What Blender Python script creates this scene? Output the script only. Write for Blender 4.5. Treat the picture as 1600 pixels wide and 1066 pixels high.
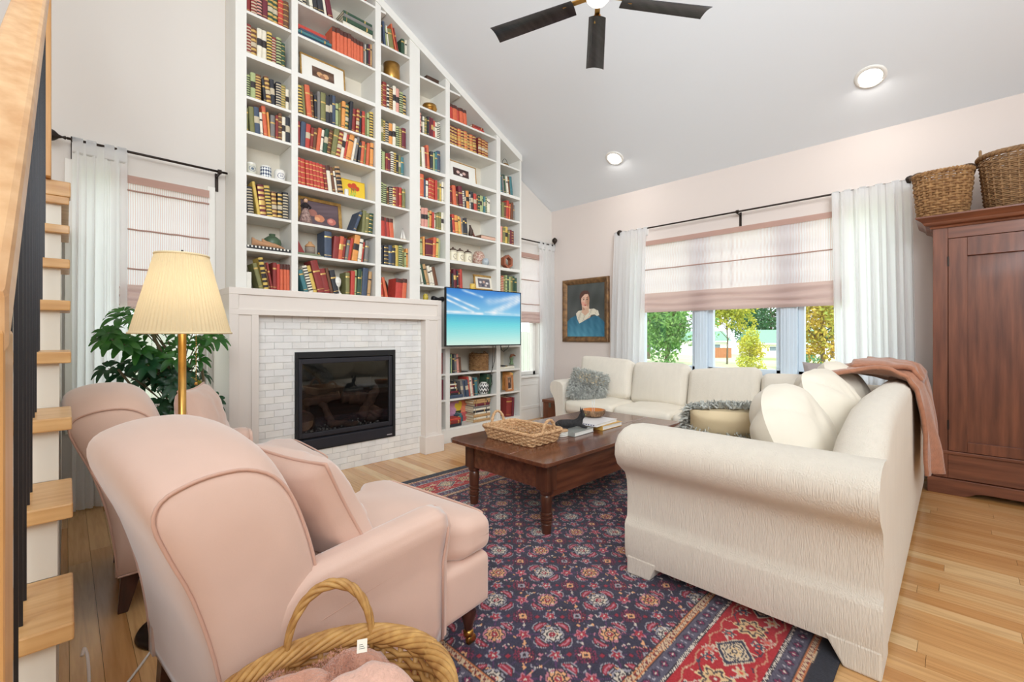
import bpy, bmesh, math, random, re
import numpy as np
from mathutils import Vector, Matrix, noise
random.seed(7)
PI = math.pi
S = bpy.context.scene
for o in list(bpy.data.objects): bpy.data.objects.remove(o, do_unlink=True)
C = S.collection

# ------------------------------------------------------------------ camera, world, lights, exposure
CAM = Vector((-4.9365, -4.117, 1.15))
TH = math.radians(44.92)
cam_d = bpy.data.cameras.new('camera'); cam = bpy.data.objects.new('camera', cam_d); C.objects.link(cam)
cam.location = CAM; cam.rotation_euler = (PI/2, 0, TH - PI/2)
cam_d.sensor_width = 36; cam_d.lens = 696/1600*36; cam_d.shift_y = -9.7/1600; cam_d.clip_start = .03; cam_d.clip_end = 400
S.camera = cam
S.view_settings.view_transform = 'Standard'; S.view_settings.look = 'None'
S.view_settings.gamma = 1; S.view_settings.use_curve_mapping = False
S.view_settings.exposure = 0.0

W = bpy.data.worlds.new('world'); S.world = W; W.use_nodes = True
bg = W.node_tree.nodes['Background']; bg.inputs[0].default_value = (.86, .93, 1, 1); bg.inputs[1].default_value = 2.3

def area(name, loc, target, sx, sy, power, col, spread=180):
    d = bpy.data.lights.new(name, 'AREA'); d.shape = 'RECTANGLE'; d.size = sx; d.size_y = sy; d.energy = power; d.color = col; d.spread = math.radians(spread)
    o = bpy.data.objects.new(name, d); C.objects.link(o); o.location = loc
    o.rotation_euler = (Vector(target) - Vector(loc)).to_track_quat('-Z', 'Y').to_euler(); return o
sun_d = bpy.data.lights.new('sun', 'SUN'); sun_d.energy = 4.2; sun_d.angle = .01; sun_d.color = (1, .95, .86)
sun = bpy.data.objects.new('sun', sun_d); C.objects.link(sun); sun.rotation_euler = (math.radians(38), 0, math.radians(-62))
area('room_fill', (-6.3, -6.1, 2.9), (-2.7, -2.2, .5), 3.4, 2.0, 120, (.89, .95, 1))  # added soft frontal fill from behind the camera, no lamp of the room
area('corner_fill', (-5.7, -5.4, 3.4), (-.7, -.9, 2.5), 1.6, 1.2, 26, (.88, .95, 1), 75)  # extra narrow fill that brightens the dim far corner; no fixture there
area('ceiling_bounce_fill', (-4.9, -5.7, 2.5), (-3.9, -4.5, 5.0), 2.6, 1.8, 152, (.84, .93, 1))  # unseen fill aimed upward so the ceiling bounces light, not a fitting

# ------------------------------------------------------------------ helpers
def lin(c):
    r = []
    for v in c[:3]:
        v = v/255.; r.append(v/12.92 if v <= .04045 else ((v+.055)/1.055)**2.4)
    return (r[0], r[1], r[2], 1)
MATS = {}
def mat(name, col, rough=.6, metal=0, bump=0, bscale=60, var=0, vscale=8, spec=.5, sheen=0, stretch=(1, 1, 1), trans=0, emit=0, col2=None, wave=None, coat=0):
    """one procedural material: base colour with noise variation, optional grain and bump"""
    if name in MATS: return MATS[name]
    m = bpy.data.materials.new(name); m.use_nodes = True; N = m.node_tree; L = N.links
    b = N.nodes['Principled BSDF']
    b.inputs['Base Color'].default_value = lin(col); b.inputs['Roughness'].default_value = rough; b.inputs['Metallic'].default_value = metal
    b.inputs['Specular IOR Level'].default_value = spec
    if sheen: b.inputs['Sheen Weight'].default_value = sheen; b.inputs['Sheen Roughness'].default_value = .4
    if coat: b.inputs['Coat Weight'].default_value = coat; b.inputs['Coat Roughness'].default_value = .1
    if emit: b.inputs['Emission Color'].default_value = lin(col); b.inputs['Emission Strength'].default_value = emit
    tc = N.nodes.new('ShaderNodeTexCoord'); mp = N.nodes.new('ShaderNodeMapping'); mp.inputs['Scale'].default_value = stretch
    L.new(tc.outputs['Object'], mp.inputs[0])
    if var or col2:
        n = N.nodes.new('ShaderNodeTexNoise'); n.inputs['Scale'].default_value = vscale; n.inputs['Detail'].default_value = 5
        L.new(mp.outputs[0], n.inputs['Vector'])
        rp = N.nodes.new('ShaderNodeValToRGB'); rp.color_ramp.elements[0].position = .3; rp.color_ramp.elements[1].position = .7
        c0 = lin(col); c1 = lin(col2) if col2 else tuple(min(1, v*(1+var)) for v in c0[:3])+(1,)
        c2 = c0 if col2 else tuple(v*(1-var) for v in c0[:3])+(1,)
        rp.color_ramp.elements[0].color = c2; rp.color_ramp.elements[1].color = c1
        L.new(n.outputs['Fac'], rp.inputs[0]); L.new(rp.outputs[0], b.inputs['Base Color'])
    if bump:
        n2 = N.nodes.new('ShaderNodeTexNoise'); n2.inputs['Scale'].default_value = bscale; n2.inputs['Detail'].default_value = 3
        L.new(mp.outputs[0], n2.inputs['Vector'])
        bp = N.nodes.new('ShaderNodeBump'); bp.inputs['Strength'].default_value = bump; bp.inputs['Distance'].default_value = .004
        L.new(n2.outputs['Fac'], bp.inputs['Height']); L.new(bp.outputs[0], b.inputs['Normal'])
    if trans:
        t = N.nodes.new('ShaderNodeBsdfTranslucent'); t.inputs[0].default_value = lin(col)
        mx = N.nodes.new('ShaderNodeMixShader'); mx.inputs[0].default_value = trans
        L.new(b.outputs[0], mx.inputs[1]); L.new(t.outputs[0], mx.inputs[2]); L.new(mx.outputs[0], N.nodes['Material Output'].inputs[0])
    MATS[name] = m; return m

class MB:
    def __init__(s): s.v = []; s.f = []; s.m = []
    def add(s, vs, fs, m=0):
        n = len(s.v); s.v += [tuple(p) for p in vs]; s.f += [tuple(i+n for i in f) for f in fs]; s.m += [m]*len(fs); return s
    def box(s, x0, x1, y0, y1, z0, z1, m=0):
        return s.add([(x0,y0,z0),(x1,y0,z0),(x1,y1,z0),(x0,y1,z0),(x0,y0,z1),(x1,y0,z1),(x1,y1,z1),(x0,y1,z1)],
                     [(0,3,2,1),(4,5,6,7),(0,1,5,4),(1,2,6,5),(2,3,7,6),(3,0,4,7)], m)
    def prism(s, poly, axis, a, b, m=0):
        """extrude a 2-D polygon along axis (0=x,1=y,2=z) from a to b"""
        def P(p, t):
            return (t, p[0], p[1]) if axis == 0 else (p[0], t, p[1]) if axis == 1 else (p[0], p[1], t)
        n = len(poly); vs = [P(p, a) for p in poly] + [P(p, b) for p in poly]
        fs = [tuple(range(n))[::-1], tuple(range(n, 2*n))] + [(i, (i+1) % n, (i+1) % n+n, i+n) for i in range(n)]
        return s.add(vs, fs, m)
    def tube(s, pts, r, n=8, m=0, closed=False, caps=True):
        pts = [Vector(p) for p in pts]; k = len(pts); rs = r if isinstance(r, (list, tuple)) else [r]*k
        vs = []; up = Vector((0, 0, 1)); prev = None
        for i, p in enumerate(pts):
            if closed: t = pts[(i+1) % k]-pts[i-1]
            else: t = pts[min(i+1, k-1)]-pts[max(i-1, 0)]
            if t.length < 1e-9: t = Vector((0, 0, 1))
            t.normalize()
            if prev is None:
                a = t.cross(up)
                if a.length < .1: a = t.cross(Vector((1, 0, 0)))
            else: a = prev - t*prev.dot(t)
            a.normalize(); prev = a; b = t.cross(a)
            for j in range(n):
                q = 2*PI*j/n; vs.append(p + (a*math.cos(q)+b*math.sin(q))*rs[i])
        fs = []
        for i in range(k if closed else k-1):
            for j in range(n):
                i2 = (i+1) % k; fs.append((i*n+j, i*n+(j+1) % n, i2*n+(j+1) % n, i2*n+j))
        if caps and not closed: fs += [tuple(range(n))[::-1], tuple((k-1)*n+j for j in range(n))]
        return s.add(vs, fs, m)
    def lathe(s, prof, c=(0, 0, 0), n=24, m=0, fn=None, top=True, bot=True):
        vs = []; k = len(prof)
        for r, z in prof:
            for j in range(n):
                q = 2*PI*j/n; rr = r*(fn(q, z) if fn else 1); vs.append((c[0]+rr*math.cos(q), c[1]+rr*math.sin(q), c[2]+z))
        fs = [(i*n+j, i*n+(j+1) % n, (i+1)*n+(j+1) % n, (i+1)*n+j) for i in range(k-1) for j in range(n)]
        if bot: fs.append(tuple(range(n))[::-1])
        if top: fs.append(tuple((k-1)*n+j for j in range(n)))
        return s.add(vs, fs, m)
    def grid(s, f, nu, nv, m=0, cu=False, cv=False):
        vs = [f(i/(nu if cu else nu-1), j/(nv if cv else nv-1)) for i in range(nu) for j in range(nv)]
        fs = []
        for i in range(nu if cu else nu-1):
            for j in range(nv if cv else nv-1):
                fs.append((i*nv+j, ((i+1) % nu)*nv+j, ((i+1) % nu)*nv+(j+1) % nv, i*nv+(j+1) % nv))
        return s.add(vs, fs, m)
    def rbox(s, c, half, r, seg=6, puff=(0, 0, 0), m=0, fn=None):
        """rounded box, optionally puffed outwards along each axis, then warped by fn"""
        c = Vector(c); h = Vector(half); n = seg+6
        def par(h_):
            a = []
            for i in range(4): a.append(-1 + (r/h_)*i/3*.999)
            for i in range(1, seg): a.append((-1+r/h_) + (2-2*r/h_)*i/seg)
            for i in range(4): a.append(1-r/h_+(r/h_)*i/3)
            return a
        def fix(p):
            P = Vector((p[0]*h.x, p[1]*h.y, p[2]*h.z)); q = Vector([max(-(h[i]-r), min(h[i]-r, P[i])) for i in range(3)])
            d = P-q
            if d.length > 1e-9:
                # map cube shell to sphere
                e = Vector([d[i]/r for i in range(3)]); mx = max(abs(e.x), abs(e.y), abs(e.z))
                d = d.normalized()*r*mx
            P = q+d
            for i in range(3):
                j, k = (i+1) % 3, (i+2) % 3
                if puff[i]: P[i] += puff[i]*p[i]*max(0, 1-p[j]**2)*max(0, 1-p[k]**2)
            if fn: P = Vector(fn(P))
            return c+P
        vs = []; fs = []; idx = {}
        A = [par(h[i]) for i in range(3)]
        def vid(p):
            k = (round(p[0], 5), round(p[1], 5), round(p[2], 5))
            if k not in idx: idx[k] = len(vs); vs.append(fix(p))
            return idx[k]
        for ax in range(3):
            b, d = (ax+1) % 3, (ax+2) % 3
            for sg in (-1, 1):
                for i in range(len(A[b])-1):
                    for j in range(len(A[d])-1):
                        q = []
                        for (u, v) in ((i, j), (i+1, j), (i+1, j+1), (i, j+1)):
                            p = [0, 0, 0]; p[ax] = sg; p[b] = max(-1, A[b][u]); p[d] = max(-1, A[d][v])
                            if u == len(A[b])-1: p[b] = 1
                            if v == len(A[d])-1: p[d] = 1
                            if u == 0: p[b] = -1
                            if v == 0: p[d] = -1
                            q.append(vid(p))
                        fs.append(tuple(q if sg > 0 else q[::-1]))
        return s.add(vs, fs, m)
    def xf(s, M):
        s.v = [tuple(M @ Vector(p)) for p in s.v]; return s
    def build(s, name, mats, parent=None, smooth=False, bevel=0, sub=0, world=False, loc=None, auto=None):
        me = bpy.data.meshes.new(name)
        vs = s.v
        if world and parent is not None:
            L = parent.location
            vs = [(p[0]-L[0], p[1]-L[1], p[2]-L[2]) for p in vs]
        me.from_pydata(vs, [], s.f)
        if (smooth or auto) and len(s.f) < 9000:
            bm_ = bmesh.new(); bm_.from_mesh(me); bmesh.ops.recalc_face_normals(bm_, faces=bm_.faces); bm_.to_mesh(me); bm_.free()
        if not isinstance(mats, (list, tuple)): mats = [mats]
        for m in mats: me.materials.append(m)
        if len(mats) > 1: me.polygons.foreach_set('material_index', s.m)
        if smooth or auto: me.polygons.foreach_set('use_smooth', [True]*len(s.f))
        if auto: me.set_sharp_from_angle(angle=math.radians(auto))
        me.update()
        o = bpy.data.objects.new(name, me); C.objects.link(o)
        if parent is not None: o.parent = parent
        if loc: o.location = loc
        if bevel:
            md = o.modifiers.new('bevel', 'BEVEL'); md.width = bevel; md.segments = 2; md.limit_method = 'ANGLE'
        if sub:
            md = o.modifiers.new('sub', 'SUBSURF'); md.levels = sub; md.render_levels = sub
        return o
def thing(name, label, cat, loc=(0, 0, 0), rotz=0, group=None):
    o = bpy.data.objects.new(name, None); C.objects.link(o); o.empty_display_size = .1
    o.location = loc; o.rotation_euler = (0, 0, rotz); o['label'] = label; o['category'] = cat
    if group: o['group'] = group
    return o
def tag(o, label, cat, group=None, kind=None):
    o['label'] = label; o['category'] = cat
    if group: o['group'] = group
    if kind: o['kind'] = kind
    return o
def struct(o, label=None, cat=None):
    o['kind'] = 'structure'
    if label: o['label'] = label
    if cat: o['category'] = cat
    return o
def stuff(o): o['kind'] = 'stuff'; return o
def paint_grid(name, nu, nv, P, img, material, parent=None, world=False, smooth=False):
    """flat print: a fine mesh grid with one colour per vertex; img is (nv, nu, 3) sRGB 0..255"""
    uu, vv = np.meshgrid(np.linspace(0, 1, nu), np.linspace(0, 1, nv))
    O, U, V = [np.array(p, float) for p in P]
    co = O + uu[..., None]*U + vv[..., None]*V
    if world and parent is not None: co = co - np.array(parent.location)
    me = bpy.data.meshes.new(name); nvtx = nu*nv
    me.vertices.add(nvtx); me.vertices.foreach_set('co', co.reshape(-1).astype(np.float32))
    i = (np.arange(nv-1)[:, None]*nu + np.arange(nu-1)[None, :]).reshape(-1)
    q = np.stack([i, i+1, i+1+nu, i+nu], 1).astype(np.int32).reshape(-1); nf = len(i)
    me.loops.add(nf*4); me.loops.foreach_set('vertex_index', q)
    me.polygons.add(nf); me.polygons.foreach_set('loop_start', np.arange(0, nf*4, 4, dtype=np.int32))
    me.update(calc_edges=True); me.validate()
    ca = me.color_attributes.new('Col', 'FLOAT_COLOR', 'POINT')
    c = np.clip(img, 0, 255)/255.; c = np.where(c <= .04045, c/12.92, ((c+.055)/1.055)**2.4)
    rgba = np.ones((nvtx, 4), np.float32); rgba[:, :3] = c.reshape(-1, 3)
    ca.data.foreach_set('color', rgba.reshape(-1))
    me.materials.append(material)
    o = bpy.data.objects.new(name, me); C.objects.link(o)
    if parent is not None: o.parent = parent
    return o
def print_mat(name, rough=.6, emit=0, sheen=0, bump=0, bscale=300):
    m = bpy.data.materials.new(name); m.use_nodes = True; N = m.node_tree; b = N.nodes['Principled BSDF']
    a = N.nodes.new('ShaderNodeVertexColor'); a.layer_name = 'Col'
    b.inputs['Roughness'].default_value = rough
    if emit:
        b.inputs['Base Color'].default_value = (.01, .01, .01, 1)
        N.links.new(a.outputs[0], b.inputs['Emission Color']); b.inputs['Emission Strength'].default_value = emit
    else: N.links.new(a.outputs[0], b.inputs['Base Color'])
    if sheen: b.inputs['Sheen Weight'].default_value = sheen
    if bump:
        n2 = N.nodes.new('ShaderNodeTexNoise'); n2.inputs['Scale'].default_value = bscale
        bp = N.nodes.new('ShaderNodeBump'); bp.inputs['Strength'].default_value = bump; bp.inputs['Distance'].default_value = .004
        tc = N.nodes.new('ShaderNodeTexCoord'); N.links.new(tc.outputs['Object'], n2.inputs['Vector'])
        N.links.new(n2.outputs['Fac'], bp.inputs['Height']); N.links.new(bp.outputs[0], b.inputs['Normal'])
    return m
FW = Vector((math.cos(TH), math.sin(TH), 0)); RT = Vector((math.sin(TH), -math.cos(TH), 0))
def far(px, py, Z):
    """world point seen at a pixel of the photograph, at depth Z (used to survey the garden beyond the windows)"""
    return CAM + FW*Z + RT*((px-800)/696*Z) + Vector((0, 0, (523.3-py)/696*Z))
def sx(px, y=-.27):
    a = (px-800)/696; rx = FW.x+a*RT.x; ry = FW.y+a*RT.y
    return CAM.x+(y-CAM.y)/ry*rx

# ------------------------------------------------------------------ materials
def plank_mat():
    m = bpy.data.materials.new('oak_floor'); m.use_nodes = True; N = m.node_tree; L = N.links; b = N.nodes['Principled BSDF']
    oi = N.nodes.new('ShaderNodeObjectInfo'); ge = N.nodes.new('ShaderNodeNewGeometry')
    ad = N.nodes.new('ShaderNodeMath'); ad.operation = 'ADD'; L.new(oi.outputs['Random'], ad.inputs[0]); L.new(ge.outputs['Random Per Island'], ad.inputs[1])
    fr = N.nodes.new('ShaderNodeMath'); fr.operation = 'FRACT'; L.new(ad.outputs[0], fr.inputs[0])
    rp = N.nodes.new('ShaderNodeValToRGB'); e = rp.color_ramp.elements
    e[0].color = lin((204, 146, 86)); e[1].color = lin((240, 206, 154)); x = e.new(.45); x.color = lin((222, 170, 110)); x = e.new(.85); x.color = lin((228, 180, 122))
    L.new(fr.outputs[0], rp.inputs[0])
    tc = N.nodes.new('ShaderNodeTexCoord'); mp = N.nodes.new('ShaderNodeMapping'); mp.inputs['Scale'].default_value = (38, 2.2, 10)
    cb = N.nodes.new('ShaderNodeCombineXYZ'); L.new(fr.outputs[0], cb.inputs[1]); 
    va = N.nodes.new('ShaderNodeVectorMath'); va.operation = 'MULTIPLY_ADD'; va.inputs[1].default_value = (9, 9, 9)
    L.new(cb.outputs[0], va.inputs[0]); L.new(ge.outputs['Position'], va.inputs[2]); L.new(va.outputs[0], mp.inputs[0])
    n = N.nodes.new('ShaderNodeTexNoise'); n.inputs['Scale'].default_value = 1.3; n.inputs['Detail'].default_value = 7; n.inputs['Distortion'].default_value = .6
    L.new(mp.outputs[0], n.inputs['Vector'])
    mx = N.nodes.new('ShaderNodeMixRGB'); mx.blend_type = 'MULTIPLY'; mx.inputs[0].default_value = .55
    r2 = N.nodes.new('ShaderNodeValToRGB'); r2.color_ramp.elements[0].position = .3; r2.color_ramp.elements[0].color = (.62, .52, .42, 1); r2.color_ramp.elements[1].position = .62; r2.color_ramp.elements[1].color = (1, 1, 1, 1)
    L.new(n.outputs['Fac'], r2.inputs[0]); L.new(rp.outputs[0], mx.inputs[1]); L.new(r2.outputs[0], mx.inputs[2]); L.new(mx.outputs[0], b.inputs['Base Color'])
    b.inputs['Roughness'].default_value = .27; b.inputs['Coat Weight'].default_value = .4; b.inputs['Coat Roughness'].default_value = .2
    return m
OAK = plank_mat()
WHITE = mat('white_paint', (238, 234, 226), .45, var=.012)
SHELF = mat('bookcase_paint', (234, 231, 223), .45, var=.012)
BACKP = mat('bookcase_back_paint', (226, 216, 198), .6)
WALL_L = mat('cream_wall_paint', (224, 217, 209), .8, bump=.05, bscale=180)
WALL_R = mat('blush_wall_paint', (221, 208, 200), .8, bump=.05, bscale=180)
CEIL = mat('ceiling_paint', (234, 237, 240), .85)
MANTEL = mat('mantel_paint', (236, 226, 216), .45)
BLACK = mat('black_metal', (34, 33, 36), .4, metal=.3)
IRON = mat('iron_rod', (52, 42, 36), .45, metal=.6)
BRASS = mat('brass', (196, 150, 80), .28, metal=1, var=.1, vscale=30)
def wood(name, c1, c2, rough=.4, st=(3, 3, 30), sc=1.6, coat=.2):
    return mat(name, c1, rough, col2=c2, stretch=st, vscale=sc, bump=.08, bscale=4, coat=coat)
TABLE = wood('walnut_top', (82, 45, 30), (126, 74, 50), .22, (2, 22, 22), 1.5, .35)
TABLE_V = wood('walnut_leg', (66, 36, 24), (104, 60, 40), .3, (22, 22, 2), 1.5)
ARM_V = wood('armoire_wood_vertical', (92, 50, 33), (134, 80, 55), .42, (20, 20, 1.6), 1.5)
ARM_H = wood('armoire_wood_horizontal', (98, 54, 36), (138, 84, 58), .42, (20, 1.6, 20), 1.5)
STAIR = wood('stair_oak', (198, 146, 88), (226, 182, 124), .4, (3, 30, 30), 1.2)
RAIL = wood('handrail_oak', (204, 152, 100), (228, 184, 134), .4, (30, 3, 30), 1.2)
POST = wood('newel_oak', (202, 146, 84), (222, 172, 112), .4, (30, 30, 2.5), 1.2)
def glass_mat(name, gl=.1, tint=(1, 1, 1)):
    m = bpy.data.materials.new(name); m.use_nodes = True; N = m.node_tree
    t = N.nodes.new('ShaderNodeBsdfTransparent'); t.inputs[0].default_value = (*tint, 1); g = N.nodes.new('ShaderNodeBsdfGlossy'); g.inputs['Roughness'].default_value = .03
    fr = N.nodes.new('ShaderNodeLayerWeight'); fr.inputs[0].default_value = .5
    pw = N.nodes.new('ShaderNodeMath'); pw.operation = 'POWER'; pw.inputs[1].default_value = 4; N.links.new(fr.outputs['Facing'], pw.inputs[0])
    ml = N.nodes.new('ShaderNodeMath'); ml.operation = 'MULTIPLY_ADD'; ml.inputs[1].default_value = .8; ml.inputs[2].default_value = gl+.03; ml.use_clamp = True
    mx = N.nodes.new('ShaderNodeMixShader'); N.links.new(pw.outputs[0], ml.inputs[0]); N.links.new(ml.outputs[0], mx.inputs[0]); N.links.new(t.outputs[0], mx.inputs[1]); N.links.new(g.outputs[0], mx.inputs[2])
    N.links.new(mx.outputs[0], N.nodes['Material Output'].inputs[0]); return m
GLASS = glass_mat('window_glass', 0)
FGLASS = glass_mat('fireplace_glass', .05, (.75, .75, .75))

# ------------------------------------------------------------------ room shell
def cz(x): return 2.915-.49*x if x > -5.5 else 5.61+.49*(x+5.5)
ROWW = .0835
base = MB().box(-9, 0, -8, 0, -.14, -.014).build('floor', mat('subfloor', (120, 84, 50), .8)); struct(base)
rng = random.Random(3); far_pl = MB(); vis = 0
nrow = int(9/ROWW)
for i in range(nrow):
    x0 = -i*ROWW; x1 = x0-ROWW; y = -rng.random()*.9; ends = [0]
    while y > -8: ends.append(y); y -= rng.uniform(.7, 2.1)
    ends.append(-8)
    for a, b in zip(ends[:-1], ends[1:]):
        xm = (x0+x1)/2; g = .0006; dz = rng.uniform(-.0004, .0004)
        hid = -4.3 < xm < -.6 and a < -1.2 and b > -3.75      # under the rug
        show = (-5.3 < xm < -.3) and b < 0 and a > -5.0 and not hid
        if show and vis < 296:
            vis += 1
            MB().box(x1+g, x0-g, b+g, a-g, -.014, dz).build('plank', OAK, base)
        else: far_pl.box(x1+g, x0-g, b+g, a-g, -.014, dz)
stuff(far_pl.build('distant_planks', OAK, base))

WX = [(-4.88, -4.16), (-.86, -.30)]       # openings in the left wall, z .6..2.26
def wallA():
    m = MB(); t = .16
    m.box(-9, 0.16, 0, t, 0, .6)
    xs = [-9, -4.88, -4.16, -.86, -.30, .16]
    for a, b in ((0, 1), (2, 3), (4, 5)): m.box(xs[a], xs[b], 0, t, .6, 2.26)
    m.prism([(-9, 2.26), (.16, 2.26), (.16, 2.83), (-5.5, 5.61), (-9, 3.9)], 1, 0, t)
    return struct(m.build('wall_left', WALL_L))
wallA()
WB = (-3.72, -1.38)
def wallB():
    m = MB(); t = .16
    m.box(0, t, -8, 0, 0, .74); m.box(0, t, -8, 0, 2.26, 2.92)
    m.box(0, t, WB[1], 0, .74, 2.26); m.box(0, t, -8, WB[0], .74, 2.26)
    return struct(m.build('wall_right', WALL_R))
wallB()
bw = MB().prism([(-9, 0), (0, 0), (0, 2.915), (-5.5, 5.61), (-9, cz(-9))], 1, -8.1, -8); struct(bw.build('wall_back', WALL_L))
struct(MB().box(-9.1, -9, -8, .16, 0, cz(-9)).build('wall_stair_side', WALL_L))
cm = MB(); t = .1
cm.prism([(.16, cz(.16)), (-5.5, 5.61), (-9, cz(-9)), (-9, cz(-9)+t), (-5.5, 5.61+t), (.16, cz(.16)+t)], 1, -8, .16)
struct(cm.build('ceiling', CEIL))
# baseboards
struct(MB().box(-.94, -.02, -.018, 0, 0, .135).box(-.94, -.02, -.014, 0, .135, .15).box(-9, -4.13, -.018, 0, 0, .135).build('baseboard_left', WHITE, bevel=.002))
struct(MB().box(-.018, 0, -8, 0, 0, .135).build('baseboard_right', WHITE, bevel=.002))
# wainscot panel below the left-wall window by the corner
w = MB().box(-.93, -.27, -.02, 0, .15, .50)
w = MB().box(-.94, -.26, -.012, 0, .15, .52).box(-.94, -.26, -.022, -.012, .15, .19).box(-.94, -.26, -.022, -.012, .47, .52)
struct(w.build('trim_1', WHITE, bevel=.002))

def window_left(n, x0, x1, y=.05):
    z0, z1 = .6, 2.26
    r = struct(MB().box(x0-.06, x0, -.02, 0, z0-.02, z1+.04).box(x1, x1+.05, -.02, 0, z0-.02, z1+.04).build('window_%d' % n, WHITE, bevel=.003))
    fr = MB()
    for a, b, c, d in ((x0, x1, z0, z0+.05), (x0, x1, z1-.05, z1), (x0, x0+.045, z0, z1), (x1-.045, x1, z0, z1)):
        fr.box(a, b, y, y+.06, c, d)
    fr.build('window_frame', WHITE, r, bevel=.003)
    MB().box(x0+.045, x1-.045, y+.025, y+.031, z0+.05, z1-.05).build('pane', GLASS, r)
    MB().box(x0-.08, min(x1+.08, -.19) if n == 2 else x1+.06, -.05, .05, z0-.03, z0).box(x0-.06, x1+.05, -.02, 0, z0-.10, z0-.03).build('sill', WHITE, r, bevel=.004)
window_left(1, *WX[0]); window_left(2, *WX[1])
# right-hand wall: three-light window
r3 = struct(MB().box(-.02, 0, WB[0]-.07, WB[0], .7, 2.3).box(-.02, 0, WB[1], WB[1]+.07, .7, 2.3).build('window_3', WHITE, bevel=.003))
WF = mat('window_vinyl', (214, 226, 236), .4)
fr = MB(); lights = [(-2.06, -1.38), (-2.90, -2.19), (-3.72, -3.04)]
for a, b in lights:
    fr.box(.05, .11, a, b, .74, .80); fr.box(.05, .11, a, b, 2.20, 2.26); fr.box(.05, .11, a, a+.05, .74, 2.26); fr.box(.05, .11, b-.05, b, .74, 2.26)
fr.build('window_frame', WF, r3, bevel=.004)
ml = MB()
for a, b in ((-2.19, -2.06), (-3.04, -2.90)):
    ml.box(-.005, .12, a, b, .74, 2.26); ml.box(-.014, 0, a+.025, b-.025, .74, 2.26); ml.box(-.02, 0, a+.055, b-.055, .74, 2.26)
ml.build('mullion', WF, r3, bevel=.004)
for a, b in lights: MB().box(.075, .081, a+.05, b-.05, .80, 2.20).build('pane', GLASS, r3)
MB().box(-.06, .05, WB[0]-.08, WB[1]+.08, .71, .74).build('sill', WHITE, r3, bevel=.004)

# ------------------------------------------------------------------ roman shades, rods, curtains
def shade_mat(axis):
    m = bpy.data.materials.new('pinstripe_linen_%d' % axis); m.use_nodes = True; N = m.node_tree; L = N.links
    N.nodes.remove(N.nodes['Principled BSDF'])
    tc = N.nodes.new('ShaderNodeTexCoord'); sp = N.nodes.new('ShaderNodeSeparateXYZ'); L.new(tc.outputs['Object'], sp.inputs[0])
    mu = N.nodes.new('ShaderNodeMath'); mu.operation = 'MULTIPLY'; mu.inputs[1].default_value = 2*PI/.0125; L.new(sp.outputs[axis], mu.inputs[0])
    si = N.nodes.new('ShaderNodeMath'); si.operation = 'SINE'; L.new(mu.outputs[0], si.inputs[0])
    rp = N.nodes.new('ShaderNodeValToRGB'); rp.color_ramp.elements[0].position = .35; rp.color_ramp.elements[0].color = lin((246, 243, 243)); rp.color_ramp.elements[1].position = .75; rp.color_ramp.elements[1].color = lin((232, 204, 196))
    L.new(si.outputs[0], rp.inputs[0])
    d = N.nodes.new('ShaderNodeBsdfDiffuse'); t = N.nodes.new('ShaderNodeBsdfTranslucent'); L.new(rp.outputs[0], d.inputs[0]); L.new(rp.outputs[0], t.inputs[0])
    mx = N.nodes.new('ShaderNodeMixShader'); mx.inputs[0].default_value = .36; L.new(d.outputs[0], mx.inputs[1]); L.new(t.outputs[0], mx.inputs[2])
    L.new(mx.outputs[0], N.nodes['Material Output'].inputs[0]); return m
SH = {0: shade_mat(0), 1: shade_mat(1)}
SEAM = mat('shade_band_linen', (206, 170, 157), .9, trans=.35)
FOLD = mat('shade_fold_linen', (214, 186, 178), .9, trans=.3)
def shade(axis, a, b, z1, seams, zf, zb, label, loc, cords=()):
    """axis 0: runs along x on the left wall; axis 1: along y on the right wall.  a..b extent, z1 top, seams, zf start of folds, zb bottom"""
    t = thing('roman_shade', label, 'window shade', loc, 0)
    def P(u, d, z): d += .028; return (u, -d, z) if axis == 0 else (-d, u, z)
    m = MB(); n = 60
    m.grid(lambda i, j: P(a+(b-a)*i, .012+.006*math.sin(j*23+i*3)+.004*noise.noise(Vector((i*14, j*7, 1))), z1+(zf-z1)*j), n, 26)
    m.build('fabric', SH[axis], t, smooth=True, world=True)
    for z in seams:
        MB().tube([P(a+(b-a)*i/24, .022, z+.0012*math.sin(i*.9)) for i in range(25)], .006, 6).build('dowel_seam', SEAM, t, smooth=True, world=True)
    h = MB(); h.grid(lambda i, j: P(a+(b-a)*i, .026, z1+.0-.055*j), 10, 3); h.build('header_band', SEAM, t, world=True)
    f = MB()
    hh = zf-zb
    def fold(i, j):
        q = j*3*PI; d = .02+.028*abs(math.sin(q))+.006*noise.noise(Vector((i*9, j*5, 3)))
        return P(a+(b-a)*i, d, zf-hh*j+.012*math.sin(i*11+j*4)*math.sin(j*PI)*(1 if axis else .4))
    f.grid(fold, 70, 30); f.build('folded_hem', FOLD, t, smooth=True, world=True)
    for u in cords:
        MB().box(*( (u-.004, u+.004, -.03, -.026) if axis == 0 else (-.03, -.026, u-.004, u+.004) ), zf, z1-.05).build('tape_seam', SEAM, t, world=True)
    return t
shade(1, -3.42, -1.47, 2.262, (1.92, ), 1.64, 1.415, 'wide blush pinstripe roman shade half drawn over the triple window', (-.01, -2.55, 1.4), (-2.02, -2.36, -2.46, -2.9))
shade(0, -4.69, WX[0][1]+.005, 2.258, (2.155, 1.885, 1.61), 1.50, 1.33, 'blush pinstripe roman shade on window behind the lit floor lamp', (-4.43, -.01, 1.3))
shade(0, WX[1][0], WX[1][1]-.005, 2.245, (2.18, 1.885, 1.56), 1.46, 1.31, 'narrow white roman shade between bookcase and corner curtain', (-.58, -.01, 1.3))

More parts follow.
